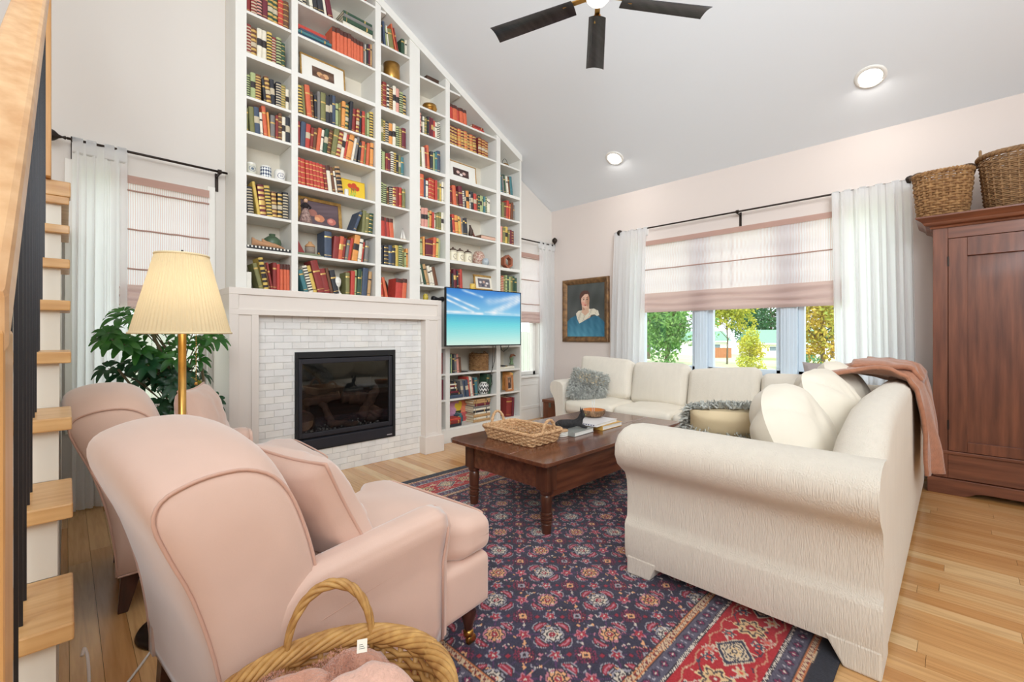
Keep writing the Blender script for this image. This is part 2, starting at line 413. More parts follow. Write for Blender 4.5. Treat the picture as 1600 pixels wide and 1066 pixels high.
def rod(pts_ends, axis, brackets, finials, label, loc, d=.1):
    t = thing('curtain_rod', label, 'curtain rod', loc)
    def P(u, dd, z): return (u, -dd, z) if axis == 0 else (-dd, u, z)
    Z = 2.405
    for a, b in pts_ends: MB().tube([P(a, d, Z), P(b, d, Z)], .0085, 10).build('pole', IRON, t, smooth=True, world=True)
    for u in brackets:
        k = MB().box(*((u-.011, u+.011, -.008, 0) if axis == 0 else (-.008, 0, u-.011, u+.011)), Z-.13, Z+.01)
        k.tube([P(u, .004, Z-.02), P(u, d, Z-.016)], .007, 8); k.tube([P(u-.012, d, Z), P(u+.012, d, Z)], .017, 12)
        k.build('bracket', IRON, t, world=True)
    for u, s in finials:
        prof = [(.004, 0), (.012, .006), (.006, .02), (.012, .035), (.03, .055), (.037, .075), (.03, .097), (.012, .112), (.003, .118)]
        k = MB().lathe(prof, n=14, fn=lambda q, z: 1+.08*math.cos(6*q))
        R = Matrix.Rotation(PI/2*s, 4, 'Y') if axis == 0 else Matrix.Rotation(-PI/2*s, 4, 'X')
        k.xf(Matrix.Translation(Vector(P(u, d, Z))) @ R); k.build('finial', IRON, t, smooth=True, world=True)
    return t
rod([(-4.93, -4.045)], 0, [-4.90, -4.098], [(-4.93, -1)], 'black iron curtain rod with turned finial above lamp-side window', (-4.5, 0, 2.4))
rod([(-.93, -.05)], 0, [-.08], [(-.055, 0)], 'short dark curtain rod between bookcase and room corner', (-.5, 0, 2.4))
rod([(-3.93, -1.1)], 1, [-3.90, -2.537, -1.13], [(-1.1, -1), (-3.93, 1)], 'long dark curtain rod above the triple window', (0, -2.5, 2.4))
CURT = mat('white_voile', (250, 250, 250), .9, trans=.68, bump=.05, bscale=220)
def curtain(axis, a, b, z0, z1, k, label, loc, flare=0, seed=0, d=.1, shift=None, tabs=True):
    t = thing('curtain', label, 'curtain', loc)
    rg = random.Random(seed); ph = [rg.uniform(0, 6) for _ in range(6)]
    def P(u, dd, z): return (u, -dd, z) if axis == 0 else (-dd, u, z)
    def f(i, j):
        u = a+(b-a)*i; z = z1+(z0-z1)*j; am = .012+.03*min(1, j*2.5)
        w = math.sin(2*PI*k*i+ph[0]+.9*math.sin(i*5+ph[4])+.9*math.sin(j*2+ph[1]))*(.6+.4*math.sin(i*7+ph[5]+j))+.5*math.sin(2*PI*k*1.7*i+ph[2]+j*1.6)+.22*math.sin(2*PI*k*3.3*i+ph[3]+j)
        c = (a+b)/2; u2 = c+(u-c)*(1+flare*j)+(shift(j) if shift else 0)
        return P(u2+.006*math.sin(w*2), d+(.022 if axis else 0)+am*w*(.6 if axis == 0 else 1)*.8, z)
    m = MB().grid(f, 110, 34)
    m.build('panel', CURT, t, smooth=True, world=True)
    if tabs:
        n = max(3, int(abs(b-a)/.1)); zt = 2.405
        for q in range(n+1):
            u = a+(b-a)*(q+.0)/n; u = min(max(u, min(a, b)+.025), max(a, b)-.025)
            MB().grid(lambda i, j: P(u-.025+.05*i, d+.018*math.sin(2*PI*j), zt+.018*math.cos(2*PI*j)-(.0 if abs(j-.5) > .3 else .07*(1-abs(j-.5)/.3))), 3, 17).build('tab_top', CURT, t, smooth=True, world=True)
    return t
curtain(0, -4.905, -4.64, .015, 2.40, 4, 'sheer white curtain hanging beside the staircase', (-4.78, -.1, 0), .05, 1)
curtain(0, -.385, -.06, .02, 2.405, 3.2, 'sheer white curtain hanging in the room corner', (-.2, -.1, 0), 0, 2, shift=lambda j: -.05*max(0, j-.55)*math.sin((j-.55)*9))
curtain(1, -1.55, -1.12, .05, 2.405, 5, 'sheer white curtain left of the triple window beside the portrait', (-.1, -1.3, 0), .0, 3, shift=lambda j: .06*j)
curtain(1, -3.87, -3.335, .05, 2.405, 6, 'sheer white curtain right of the triple window beside the armoire', (-.1, -3.6, 0), 0, 4, shift=lambda j: -.03*j)

# ------------------------------------------------------------------ recessed ceiling lights
LIT = mat('lit_lens', (255, 250, 240), .5, emit=9)
for x, y, lab in ((-.505, -3.643, 'round recessed ceiling light above the armoire side'), (-.514, -1.356, 'round recessed ceiling light nearer the bookcase corner')):
    t = thing('recessed_light', lab, 'ceiling light', (x, y, cz(x)), 0, 'recessed lights in the sloped ceiling')
    t.rotation_euler = (0, math.atan(.49), 0)
    MB().lathe([(.075, -.001), (.078, -.012), (.098, -.008), (.104, 0), (.104, .01), (.075, .01)], n=32).build('trim_ring', WHITE, t, smooth=True)
    MB().lathe([(.001, -.006), (.05, -.006), (.076, -.004), (.076, .0)], n=32).build('lens', LIT, t, smooth=True)
    dl = bpy.data.lights.new('downlight', 'AREA'); dl.shape = 'DISK'; dl.size = .15; dl.energy = 3.5; dl.color = (1, .96, .9); dlo = bpy.data.objects.new('downlight', dl); C.objects.link(dlo); dlo.location = (x, y, cz(x)-.03)
# ------------------------------------------------------------------ ceiling fan
fx, fy, fz = -2.73, -2.63, 3.13
t = thing('ceiling_fan', 'black five-blade ceiling fan with brass arms and white hub', 'ceiling fan', (fx, fy, fz))
FANB = wood('fan_blade_black', (30, 28, 30), (58, 54, 56), .35, (2, 20, 20), 1.5)
m = MB().tube([(0, 0, .16), (0, 0, cz(fx)-fz)], .014, 12); m.build('downrod', BRASS, t, smooth=True)
MB().lathe([(.02, cz(fx)-fz-.12), (.06, cz(fx)-fz-.10), (.075, cz(fx)-fz-.03)], n=24).build('canopy', BRASS, t, smooth=True)
MB().lathe([(.03, .17), (.09, .15), (.11, .10), (.11, .04), (.08, .02), (.02, .02)], n=28).build('motor_housing', BRASS, t, smooth=True)
MB().lathe([(.01, -.035), (.05, -.03), (.068, -.008), (.07, .03), (.02, .03)], n=28).build('light_cover', mat('opal_glass', (250, 248, 244), .3, emit=1.2), t, smooth=True)
for k in range(5):
    ang = math.radians(108-72*k); R = Matrix.Rotation(ang, 4, 'Z')
    a = MB().box(.06, .19, -.016, .016, .008, .018).tube([(.16, -.014, .008), (.215, -.014, .002)], .008, 8).tube([(.16, .014, .008), (.215, .014, .002)], .008, 8)
    a.xf(R).build('blade_arm', BRASS, t, bevel=.002)
    bl = MB()
    def bf(i, j, s=1):
        x = .15+.54*i; w = .052+.012*i; v = (j-.5)*2
        cur = .012*v*v; tilt = .14*v*w
        return (x, v*w, -.004+tilt-cur+(.004 if s < 0 else 0))
    bl.grid(lambda i, j: bf(i, j), 12, 9); bl.grid(lambda i, j: bf(i, j, -1), 12, 9)
    n = 12*9; edge = [i*9 for i in range(12)]+[99+j for j in range(1, 9)]+[i*9+8 for i in range(10, -1, -1)]+[j for j in range(7, 0, -1)]
    for q in range(len(edge)): e0, e1 = edge[q], edge[(q+1) % len(edge)]; bl.f.append((e0, e1, e1+n, e0+n)); bl.m.append(0)
    bl.xf(R).build('blade', FANB, t, smooth=False)

# ------------------------------------------------------------------ staircase
XR = CAM.x+.014
st = thing('staircase', 'open-sided staircase with oak treads and white risers at left', 'staircase', (-5.4, -2.0, 0))
RISER = mat('riser_paint', (228, 222, 208), .5)
D1 = 1.33; RUN = .2565; RS = .185; Z1 = .5385
XL = -6.0
for k in range(-2, 8):
    y = CAM.y+D1+RUN*k; z = Z1+RS*k
    y2 = y+RUN+.03 if k < 7 else -.022
    MB().box(XL, XR, y, y2, z-.038, z).build('tread', STAIR, st, world=True, bevel=.004)
    MB().box(XL, XR-.028, y+.03, y+.048, z-RS, z-.038).build('riser', RISER, st, world=True)
    if k < 7: MB().box(XL, XR-.03, y+.048, y+RUN+.03, 0, z-.038).build('side_panel', RISER, st, world=True)
ytop = CAM.y+D1+RUN*7
MB().box(XL, XR-.03, ytop+.05, -.004, 0, Z1+RS*7-.04).build('landing_wall', RISER, st, world=True)
MB().box(XL, XR+.005, ytop-.002, ytop+.09, Z1+RS*7+.0, Z1+RS*7+.075).build('landing_nosing', STAIR, st, world=True, bevel=.004)
ra = thing('stair_railing', 'oak handrail on black metal balusters beside the staircase', 'railing', (-5.0, -2.0, 0))
xb = CAM.x-.066
def rail_z(D): return 1.185+.745*(D-.66)
# balusters: three to a tread
for k in range(-1, 7):
    for q in range(2):
        D = D1+RUN*k+.06+.128*q; zb = Z1+RS*k
        if D > 2.95 or D < .76: continue
        if D < 2.2: MB().box(xb-.0032, xb+.0032, CAM.y+D-.0032, CAM.y+D+.0032, zb, rail_z(D)+.02).build('baluster', BLACK, ra, world=True)
        else: MB().box(xb-.0032, xb+.0032, CAM.y+D-.0032, CAM.y+D+.0032, zb, rail_z(D)+.02).build('baluster', BLACK, ra, world=True)
D0, D9 = .60, 3.05
hr = MB().prism([(CAM.y+D0, rail_z(D0)-.015), (CAM.y+D9, rail_z(D9)-.015), (CAM.y+D9, rail_z(D9)+.05), (CAM.y+D0, rail_z(D0)+.05)], 0, xb-.032, xb+.030)
hr.build('handrail', RAIL, ra, world=True, bevel=.008)
MB().box(CAM.x-.14, CAM.x-.038, CAM.y+.60, CAM.y+.69, 0, 1.155).build('newel_post', POST, ra, world=True, bevel=.004)
MB().box(CAM.x-.137, CAM.x-.048, CAM.y+3.07, CAM.y+3.16, Z1+RS*7+.076, 3.9).build('newel_post', POST, ra, world=True, bevel=.003)

# ------------------------------------------------------------------ bookcase
bc = thing('bookcase', 'tall white built-in bookcase with a sloped top along the cream wall', 'bookcase', (-2.5, -.15, 0))
YF, YB = -.30, -.012
def top_at(x): return cz(x)-.075
COLS = {1: (-3.964, -3.641), 2: (-3.591, -2.904), 3: (-2.848, -2.538), 4: (-2.42, -2.101), 5: (-2.046, -1.366), 6: (-1.302, -.971)}
MZ = 1.505
def slab(name, x0, x1, z0, y0=YF, y1=YB):
    MB().prism([(x0, z0), (x1, z0), (x1, top_at(x1)), (x0, top_at(x0))], 1, y0, y1).build(name, SHELF, bc, world=True)
MB().prism([(-4.038, MZ), (-.948, MZ), (-.948, top_at(-.948)), (-4.038, top_at(-4.038))], 1, -.012, 0).build('back_panel', BACKP, bc, world=True)
MB().box(-2.3, -.948, -.012, 0, .0, MZ).build('back_panel', BACKP, bc, world=True)
slab('side_panel', -4.038, -3.964, MZ)
slab('side_panel', -.971, -.945, 0)
for a, b, z0 in ((-3.641, -3.591, MZ), (-2.904, -2.848, MZ), (-2.538, -2.42, MZ), (-2.101, -2.046, 0), (-1.366, -1.302, 0)):
    slab('divider', a, b, z0)
tp = MB().prism([(-4.045, cz(-4.045)-.085), (-.940, cz(-.940)-.085), (-.940, cz(-.94)-.002), (-4.045, cz(-4.045)-.002)], 1, YF-.008, 0)
tp.build('sloped_top', SHELF, bc, world=True)
LV_A = [1.812, 2.080, 2.388, 2.705, 2.970, 3.302, 3.620, 3.889, 4.20, 4.48]
LV_B = [1.66, 1.952, 2.247, 2.547, 2.846, 3.190, 3.461, 3.762, 4.03]
LV_LOW = [.155, .463, .737, 1.02, 1.33]
def cut(x0, x1, z):
    """keep a shelf below the sloped top"""
    xm = (2.915-.085-z)/.49*1.0   # cz(x)-.085 = z
    return x0, min(x1, xm)
for c, (x0, x1) in COLS.items():
    for z in (LV_A if c <= 3 else LV_B):
        a, b = cut(x0, x1, z)
        if b-a < .05: continue
        th = .034 if (z in (3.302, 2.846, 2.388*0) or (c >= 4 and z == 1.952)) else .02
        MB().box(a, b, YF+.003, YB, z-th, z).build('shelf', SHELF, bc, world=True)
for x0, x1 in ((-2.28, -2.101), COLS[5], COLS[6]):
    for z in LV_LOW:
        if x0 < -2.2 and z > 1.3: continue
        MB().box(x0, x1, YF+.003, YB, z-.02, z).build('shelf', SHELF, bc, world=True)
MB().box(-2.28, -.943, YF-.003, YF+.02, .0, .14).build('toe_kick', SHELF, bc, world=True)

# ------------------------------------------------------------------ fireplace
fp = thing('fireplace', 'cream mantelpiece around white marble tiles under the bookcase', 'fireplace', (-3.2, -.3, 0))
Y0 = -.50; YM = -.42
MB().box(-4.124, -2.299, Y0-.0, -.302, 1.44, 1.489).box(-4.038, -2.299, -.302, -.013, 1.455, 1.504).box(-4.124, -4.038, -.302, -.002, 1.44, 1.489).build('mantel_shelf', MANTEL, fp, world=True, bevel=.003)
MB().box(-4.124, -2.299, Y0+.012, -.02, 1.30, 1.44).build('frieze_panel', MANTEL, fp, world=True)
MB().box(-4.124, -2.299, Y0, Y0+.012, 1.295, 1.335).box(-4.124, -4.065, Y0, Y0+.012, 1.335, 1.44).box(-2.348, -2.299, Y0, Y0+.012, 1.335, 1.44).build('frieze_moulding', MANTEL, fp, world=True, bevel=.002)
for a, b, i0, i1 in ((-4.124, -3.935, -4.065, -3.983), (-2.487, -2.299, -2.44, -2.348)):
    MB().box(a, b, Y0+.012, -.02, 0, 1.30).build('pilaster', MANTEL, fp, world=True)
    MB().box(a, i0, Y0, Y0+.012, .14, 1.295).box(i1, b, Y0, Y0+.012, .14, 1.295).box(i0, i1, Y0, Y0+.012, .14, .19).build('pilaster_moulding', MANTEL, fp, world=True, bevel=.002)
    MB().box(a-.016, b+.016, Y0-.022, -.06, 0, .165).build('plinth', MANTEL, fp, world=True, bevel=.003)
OX0, OX1, OZ0, OZ1 = -3.658, -2.772, .21, 1.012
b_ = MB().box(-3.935, OX0, YM+.008, -.02, 0, 1.30).box(OX1, -2.487, YM+.008, -.02, 0, 1.30).box(OX0, OX1, YM+.008, -.02, 0, OZ0).box(OX0, OX1, YM+.008, -.02, OZ1, 1.30)
b_.build('tile_bed', mat('grout', (238, 235, 229), .9), fp, world=True)
MARB = []
for i, (c1, c2) in enumerate((((247, 246, 242), (240, 238, 234)), ((245, 243, 239), (234, 232, 228)), ((248, 246, 240), (241, 237, 229)), ((245, 243, 238), (228, 226, 221)))):
    MARB.append(mat('marble_%s' % 'abcd'[i], c1, .14, col2=c2, vscale=9, spec=.6))
tw, thh = .1285, .052; rg = random.Random(5); cnt = 0
rest = MB()
for r in range(25):
    z0 = r*thh; off = (r % 2)*tw/2
    for c in range(-1, 13):
        x0 = max(-3.935, -3.935+c*tw+off); x1 = min(-2.487, -3.935+(c+1)*tw+off)
        if x1-x0 < .015: continue
        segs = [(x0, x1)]
        if z0+thh > OZ0+.01 and z0 < OZ1-.01:
            segs = []
            if x0 < OX0: segs.append((x0, min(x1, OX0)))
            if x1 > OX1: segs.append((max(x0, OX1), x1))
        for a, b in segs:
            if b-a < .012: continue
            dy = rg.uniform(-.0006, .0006); g = .0011
            q = MB().box(a+g, b-g, YM+dy, YM+.012, z0+g, min(1.30, z0+thh)-g)
            tl = [rg.uniform(-.0005, .0005) for _ in range(2)]
            q.v = [(p[0], p[1]+(tl[0]*(1 if p[0] > (a+b)/2 else -1)+tl[1]*(1 if p[2] > z0+.02 else -1) if p[1] < YM+.005 else 0), p[2]) for p in q.v]
            cnt += 1
            if cnt <= 299: q.build('marble_tile', rg.choice(MARB), fp, world=True)
            else: rest.v; rest.add(q.v, q.f[-6:])
if rest.v: stuff(rest.build('marble_tile_offcuts', MARB[0], fp, world=True))

gi = thing('fireplace_insert', 'black gas fireplace insert with a glass front', 'fireplace insert', (-3.2, -.4, .21))
F2 = mat('insert_metal', (52, 52, 58), .42, metal=.35); F3 = mat('firebox_black', (22, 22, 24), .7)
def fbox(name, m, mt, **k): return m.build(name, mt, gi, world=True, **k)
YI = YM-.012
fbox('outer_frame', MB().box(OX0, OX0+.026, YI, -.38, OZ0, OZ1).box(OX1-.026, OX1, YI, -.38, OZ0, OZ1).box(OX0+.026, OX1-.026, YI, -.38, OZ1-.05, OZ1).box(OX0+.026, OX1-.026, YI, -.38, OZ0, OZ0+.012), F3, bevel=.003)
gx0, gx1, gz0, gz1 = -3.602, -2.835, .355, .915
fbox('door_frame', MB().box(OX0+.03, gx0, YI+.006, -.39, .318, .955).box(gx1, OX1-.03, YI+.006, -.39, .318, .955).box(gx0, gx1, YI+.006, -.39, gz1, .955).box(gx0, gx1, YI+.006, -.39, .318, gz0), F2, bevel=.004)
fbox('vent_louvre', MB().box(OX0+.028, OX1-.028, YI+.002, -.40, .968, .985), F2, bevel=.004)
fbox('lower_louvre', MB().prism([(YI+.0, .222), (YI+.022, .226), (YI+.03, .312), (YI+.004, .300)], 0, OX0+.028, OX1-.028), F2, bevel=.003)
fbox('firebox', MB().box(gx0-.02, gx1+.02, -.07, -.06, .30, .96).box(gx0-.02, gx0-.01, -.39, -.06, .30, .96).box(gx1+.01, gx1+.02, -.39, -.06, .30, .96).box(gx0-.02, gx1+.02, -.39, -.06, .30, .318).box(gx0-.02, gx1+.02, -.39, -.06, .95, .96), F3)
fbox('glass_door', MB().box(gx0, gx1, YI+.018, YI+.022, gz0, gz1), FGLASS)
e = MB(); rg = random.Random(9)
for i in range(420):
    x = rg.uniform(gx0+.03, gx1-.03); y = rg.uniform(-.375, -.12); z = .325+rg.uniform(0, .035); r = rg.uniform(.005, .013)
    e.add([(x+r, y, z), (x-r*.7, y+r*.8, z), (x-r*.6, y-r*.9, z), (x, y, z+r*1.2)], [(0, 1, 3), (1, 2, 3), (2, 0, 3), (0, 2, 1)], i % 4 == 0)
stuff(fbox('ember_bed', e, [mat('ember_grey', (78, 76, 74), .8), mat('ember_light', (190, 186, 178), .6)]))
fbox('maker_badge', MB().box(-2.86, -2.81, YI-.003, YI+.002, .232, .240), mat('badge_silver', (210, 210, 214), .4, metal=.6))
LOG = mat('ceramic_log', (106, 78, 62), .9, col2=(64, 50, 44), stretch=(3, 3, 3), vscale=6, bump=.8, bscale=18)
def log(a, b, r, lab, seed):
    a = Vector(a); b = Vector(b); t = thing('fire_log', lab, 'log', ((a+b)/2)[:], 0, 'ceramic logs behind the fireplace glass'); rg = random.Random(seed)
    n = 10; pts = [a.lerp(b, i/n)+Vector((rg.uniform(-1, 1), rg.uniform(-1, 1), rg.uniform(-1, 1)))*.006 for i in range(n+1)]
    m = MB().tube(pts, [r*(1+.16*rg.uniform(-1, 1)) for _ in pts], 12); m.build('bark', LOG, t, world=True, smooth=True)
    d = (b-a).normalized(); e = MB().tube([b, b+d*.004], r*.86, 12); e.build('cut_end', mat('log_end', (150, 116, 88), .9), t, world=True)
log((-3.52, -.16, .42), (-3.545, -.30, .425), .085, 'thick cut log standing at left behind the fireplace glass', 1)
log((-3.48, -.14, .56), (-3.22, -.24, .62), .036, 'upper left log slanting up behind the glass', 2)
log((-3.36, -.15, .62), (-3.30, -.30, .36), .03, 'thin charred log leaning forward left of centre', 3)
log((-3.15, -.14, .58), (-2.86, -.15, .54), .05, 'horizontal back log at right behind the glass', 4)
log((-3.05, -.31, .41), (-2.80, -.16, .66), .04, 'long log leaning up to the right corner', 5)
log((-2.93, -.25, .38), (-2.88, -.28, .47), .062, 'short upright stump at right end of the embers', 6)
log((-3.35, -.30, .40), (-3.10, -.33, .35), .028, 'small grey branch lying on the embers', 7)

# ------------------------------------------------------------------ books
BC = {'R': ((142, 54, 50), 'dark red'), 'r': ((192, 70, 58), 'red'), 'O': ((214, 106, 72), 'orange'), 'o': ((228, 156, 84), 'light orange'),
      'B': ((112, 72, 50), 'brown'), 'b': ((72, 84, 104), 'blue'), 't': ((70, 122, 128), 'teal'), 'G': ((54, 82, 62), 'dark green'),
      'g': ((128, 126, 80), 'olive green'), 'l': ((172, 182, 128), 'pale green'), 'K': ((50, 50, 56), 'black'), 'y': ((218, 186, 96), 'yellow'),
      'w': ((234, 226, 206), 'cream'), 'c': ((194, 154, 106), 'tan'), 'p': ((220, 156, 140), 'pink'), 's': ((128, 124, 120), 'grey'), 'm': ((112, 42, 54), 'maroon')}
def bmat(ch): return mat('book_cloth_'+BC[ch][1].replace(' ', '_'), BC[ch][0], .6, var=.10, vscale=30, bump=.1, bscale=400)
PAGES = mat('book_pages', (230, 216, 186), .8, bump=.3, bscale=300, stretch=(1, .1, 1))
GILT = mat('gilt_print', (214, 178, 104), .4, metal=.4); INKD = mat('dark_print', (52, 44, 44), .6); LABW = mat('cream_label', (202, 188, 160), .7)
ORD = ['first', 'second', 'third', 'fourth', 'fifth', 'sixth', 'seventh', 'eighth', 'ninth', 'tenth', 'eleventh', 'twelfth', 'thirteenth', 'fourteenth', 'fifteenth', 'sixteenth', 'seventeenth', 'eighteenth', 'nineteenth', 'twentieth', 'twenty-first', 'twenty-second', 'twenty-third']
def book_mb(w, h, d, pat, seed):
    """spine faces -y at y=0, left edge x=0, bottom z=0; materials 0 cover 1 pages 2 print 3 second print"""
    m = MB(); c = .0022
    m.box(0, c, .004, d, 0, h); m.box(w-c, w, .004, d, 0, h)
    m.box(c, w-c, .006, d-.004, .003, h-.004, 1)
    e = min(.004, w*.12)
    def spine(z0, z1, o=0, mi=0):
        P = [(0-o, .006), (0-o, .002-o), (w*.25, -e*.8-o), (w*.5, -e-o), (w*.75, -e*.8-o), (w+o, .002-o), (w+o, .006)]
        m.prism(P, 2, z0, z1, mi)
    spine(0, h)
    rg = random.Random(seed)
    if pat == 'b':
        for k in range(5): spine(h*(.10+.19*k), h*(.10+.19*k)+.006, .0006, 2)
    elif pat == 'd':
        for k in range(9): spine(h*(.06+.102*k), h*(.06+.102*k)+h*.045, .0006, 2)
    elif pat == 'k': spine(h*.42, h*.66, .0006, 3)
    elif pat == 'u': spine(h*.80, h*1.0, .0006, 3)
    elif pat == 'x':
        for k in range(6): spine(h*(.06+.16*k), h*(.06+.16*k)+h*.075, .0006, 2); 
        spine(h*.35, h*.5, .001, 3)
    elif rg.random() < .75:
        z = rg.uniform(.62, .8)*h; spine(z, z+.012, .0005, 2); spine(h*.1, h*.1+.004, .0005, 2)
    return m
allbooks = []
COLN = {1: 'leftmost', 2: 'wide left', 3: 'third', 4: 'fourth', 5: 'wide right', 6: 'rightmost'}
def prints(ch, pat):
    light = ch in 'wlycop'
    a = INKD if light else (LABW if pat == 'd' and ch in 'RGKr' else GILT)
    b = INKD if light or pat == 'u' else (GILT if ch in 'mO' else LABW)
    if pat == 'u': b = mat('brown_label', (84, 48, 40), .6)
    return a, b
def row(col, z, x, toks, where, dy=0, H=.285, deep=.15):
    """stand books on a shelf from left to right; where = the shelf in words"""
    P = [re.match(r'([A-Za-z])(\d+)/(\d+)([a-z]?)(?:([<>])(\d+))?$', q) or int(q[1:]) for q in toks.split()]
    x0 = x; f = 1.0
    for tries in range(40):
        x = x0; prev = 0; i = 0; spec = []; over = False
        for g in P:
            if isinstance(g, int): x += g/1000; prev = 0; continue
            ch, w, hp, pat = g[1], int(g[2])/1000*f, int(g[3])/100, g[4]
            w -= .0012; h = H*hp; th = 0 if not g[5] else math.radians(int(g[6]))*(1 if g[5] == '>' else -1)
            if prev > th: x += h*(math.tan(prev)-math.tan(th))*.97
            wx = w/math.cos(th); i += 1
            px = x+wx if th > 0 else x
            rg = random.Random(col*7919+int(z*1000)*31+i)
            d = deep*rg.uniform(.85, 1.1); yf = -.282+dy+rg.uniform(0, .018)
            spec.append((px, yf, w, h, d, pat, i, th, ch)); x += wx+.0012; prev = th
            if x+max(0, h*math.tan(th)) > COLS[col][1]-.001: over = True
        if not over: break
        f *= .975
    n = len(spec)
    for k, (px, yf, w, h, d, pat, i, th, ch) in enumerate(spec):
        m = book_mb(w, h, d, pat, i); piv = w if th > 0 else 0
        M = Matrix.Translation((px, yf, z+.0005)) @ Matrix.Rotation(th, 4, 'Y') @ Matrix.Translation((-piv, 0, 0))
        a = w*h/(Vector((px, yf, z))-CAM).length**2
        look = {'b': 'banded ', 'd': 'striped ', 'k': 'labelled ', 'u': 'dark-topped ', 'x': 'banded '}.get(pat, '')
        lab = '%s%s book%s, %s from left, %s, %s column' % (look, BC[ch][1], ' leaning' if abs(th) > .09 else '', ORD[k], where, COLN[col])
        allbooks.append((m, M, ch, pat, a, lab, 'books on the %s of the %s column' % (where, COLN[col])))
    return x
def stack(col, z, x, y, items, where, rot=0):
    """books lying flat, bottom first: (colour, length, thickness, depth, dx)"""
    for k, (ch, L_, T, D, dx) in enumerate(items):
        m = book_mb(T, L_, D, '', k)
        M = Matrix.Translation((x+dx, y+random.Random(k+col).uniform(0, .01), z+.0006)) @ Matrix.Rotation(rot, 4, 'Z') @ Matrix(((0, 0, 1, 0), (0, 1, 0, 0), (-1, 0, 0, T), (0, 0, 0, 1)))
        dist = (Vector((x, y, z))-CAM).length
        lab = '%s book, %s up in flat stack, %s, %s column' % (BC[ch][1], ORD[k], where, COLN[col])
        allbooks.append((m, M, ch, '', T*L_/dist**2, lab, 'stacked books on the %s of the %s column' % (where, COLN[col])))
        z += T+.0008
    return z
X = {c: v[0]+.004 for c, v in COLS.items()}
def wm(k): return '%s shelf above mantel' % ORD[k-1]
M0, M1, M2, M3, M4, M5, M6, M7, M8 = MZ, 1.812, 2.080, 2.388, 2.705, 2.970, 3.302, 3.620, 3.889
# column 1
row(1, M7, X[1], 'R34/82 R38/84d p40/84d m38/84 G40/86x G36/86x r38/76b B42/80b', wm(8))
row(1, M6, X[1], 'R36/82d B38/78x w36/80k w34/82k y36/82d R34/76d l38/80d G30/72b', wm(7))
row(1, M5, X[1]+.002, 'l28/70d l36/80k B42/82d K20/74<6 B34/84x<6 K34/82k<4 K40/80d g34/78d w30/70k', wm(6), H=.25)
row(1, M4, X[1], 'g18/74 g36/80<3 b38/84k<3 w20/72<3 O30/96<5 o16/80<4 s36/76 R20/78 B28/88b w28/80k K34/84k', wm(5), H=.25)
row(1, M2, X[1]+.002, 'K40/72d<4 y22/88<9 m44/84x<5 y40/84d<6 B36/72x<3 K36/74x K40/76d', wm(3), H=.29)
row(1, M0, X[1]+.045, 'g44/70<14 y48/86x<10 B18/72<10 R24/74<10 R40/76 r34/72 O36/74u O32/74u O34/74u', wm(1), H=.29)
# column 2
row(2, 4.20, X[2]+.50, 'w40/60x r30/66 R34/70b', 'high shelf under the slope')
row(2, M8, X[2], 'w44/82d K30/90d>0 w30/84<7 K34/80<8 K50/92<9 w22/86<9 m44/96<12', wm(9))
stack(2, M8, X[2]+.385, -.285, [('w', .28, .045, .17, 0), ('G', .28, .035, .17, 0), ('s', .27, .030, .165, .005), ('G', .27, .026, .16, .005)], wm(9))
zt = stack(2, M7, X[2], -.285, [('b', .285, .026, .18, 0), ('t', .28, .024, .17, 0), ('b', .24, .018, .17, .02)], wm(8))
stack(2, zt, X[2]+.01, -.275, [('r', .23, .036, .16, 0)], 'eighth shelf above mantel')
row(2, M7, X[2]+.295, 'O36/86u O32/86u O34/84u O32/84u O34/84u O28/82u O30/80u O30/80u O30/80u s16/74 w14/78 K16/80 m18/82 c18/86', wm(8), H=.26)
row(2, M5, X[2], 'y38/82d<4 g22/84<4 O42/88<5 B26/76b<4 K22/70<2 s28/84 g44/84 K38/80k K24/88k b30/88 l32/70 g20/74 o34/82>2 G36/80x>2 K32/92>4 R34/74>3 R30/76x>3 K26/72>3 r30/76 g20/70 l26/76 y36/82d', wm(6), H=.30)
row(2, M4, X[2], 'R24/82 b40/84>2 r38/82k>3 R24/74>4 B30/76>4 O32/82>6 w24/80>6 G34/86k>6 B36/88b>8 g44/98>8 R38/92x>9 w34/98k>9 r22/92>9 o46/96>10 w22/86>10 s26/96>9 K24/78>5 O32/84>5 g22/78>4 O28/84>4 o34/88>2', wm(5), H=.255)
row(2, M3, X[2], 'r24/82b<2 r40/82b<2 r30/80b<3 r28/80b<3 r28/80b<4 r28/80b<4 r30/80b<5 R26/80b<7 w34/82u<7 B24/80<8 w20/70<8 c44/86x<9', wm(4), H=.275)
row(2, M2, X[2]+.475, 'b28/68>20 g40/72>4 g38/66>4 G42/68b>4', wm(3), H=.29)
row(2, M1, X[2]+.225, 'b62/98 _4 R50/84>5 O36/88k>6 R24/84>6 s26/78>8 r28/88>10 o52/102k>8 w34/90>7 r20/80>7 s34/86>5', wm(2), H=.235)
row(2, M0, X[2]+.008, 't34/66<16 w36/80d<15 y36/82<15 R58/98<14 R50/76<14 B26/80<13 K46/74<12', wm(1), H=.28)
row(2, M0, X[2]+.415, 'g38/72 r38/78>2 l24/82>2 G34/86>3 g12/80>3 b52/92>4 c30/82>5', 'mantel row right of bust', H=.28)
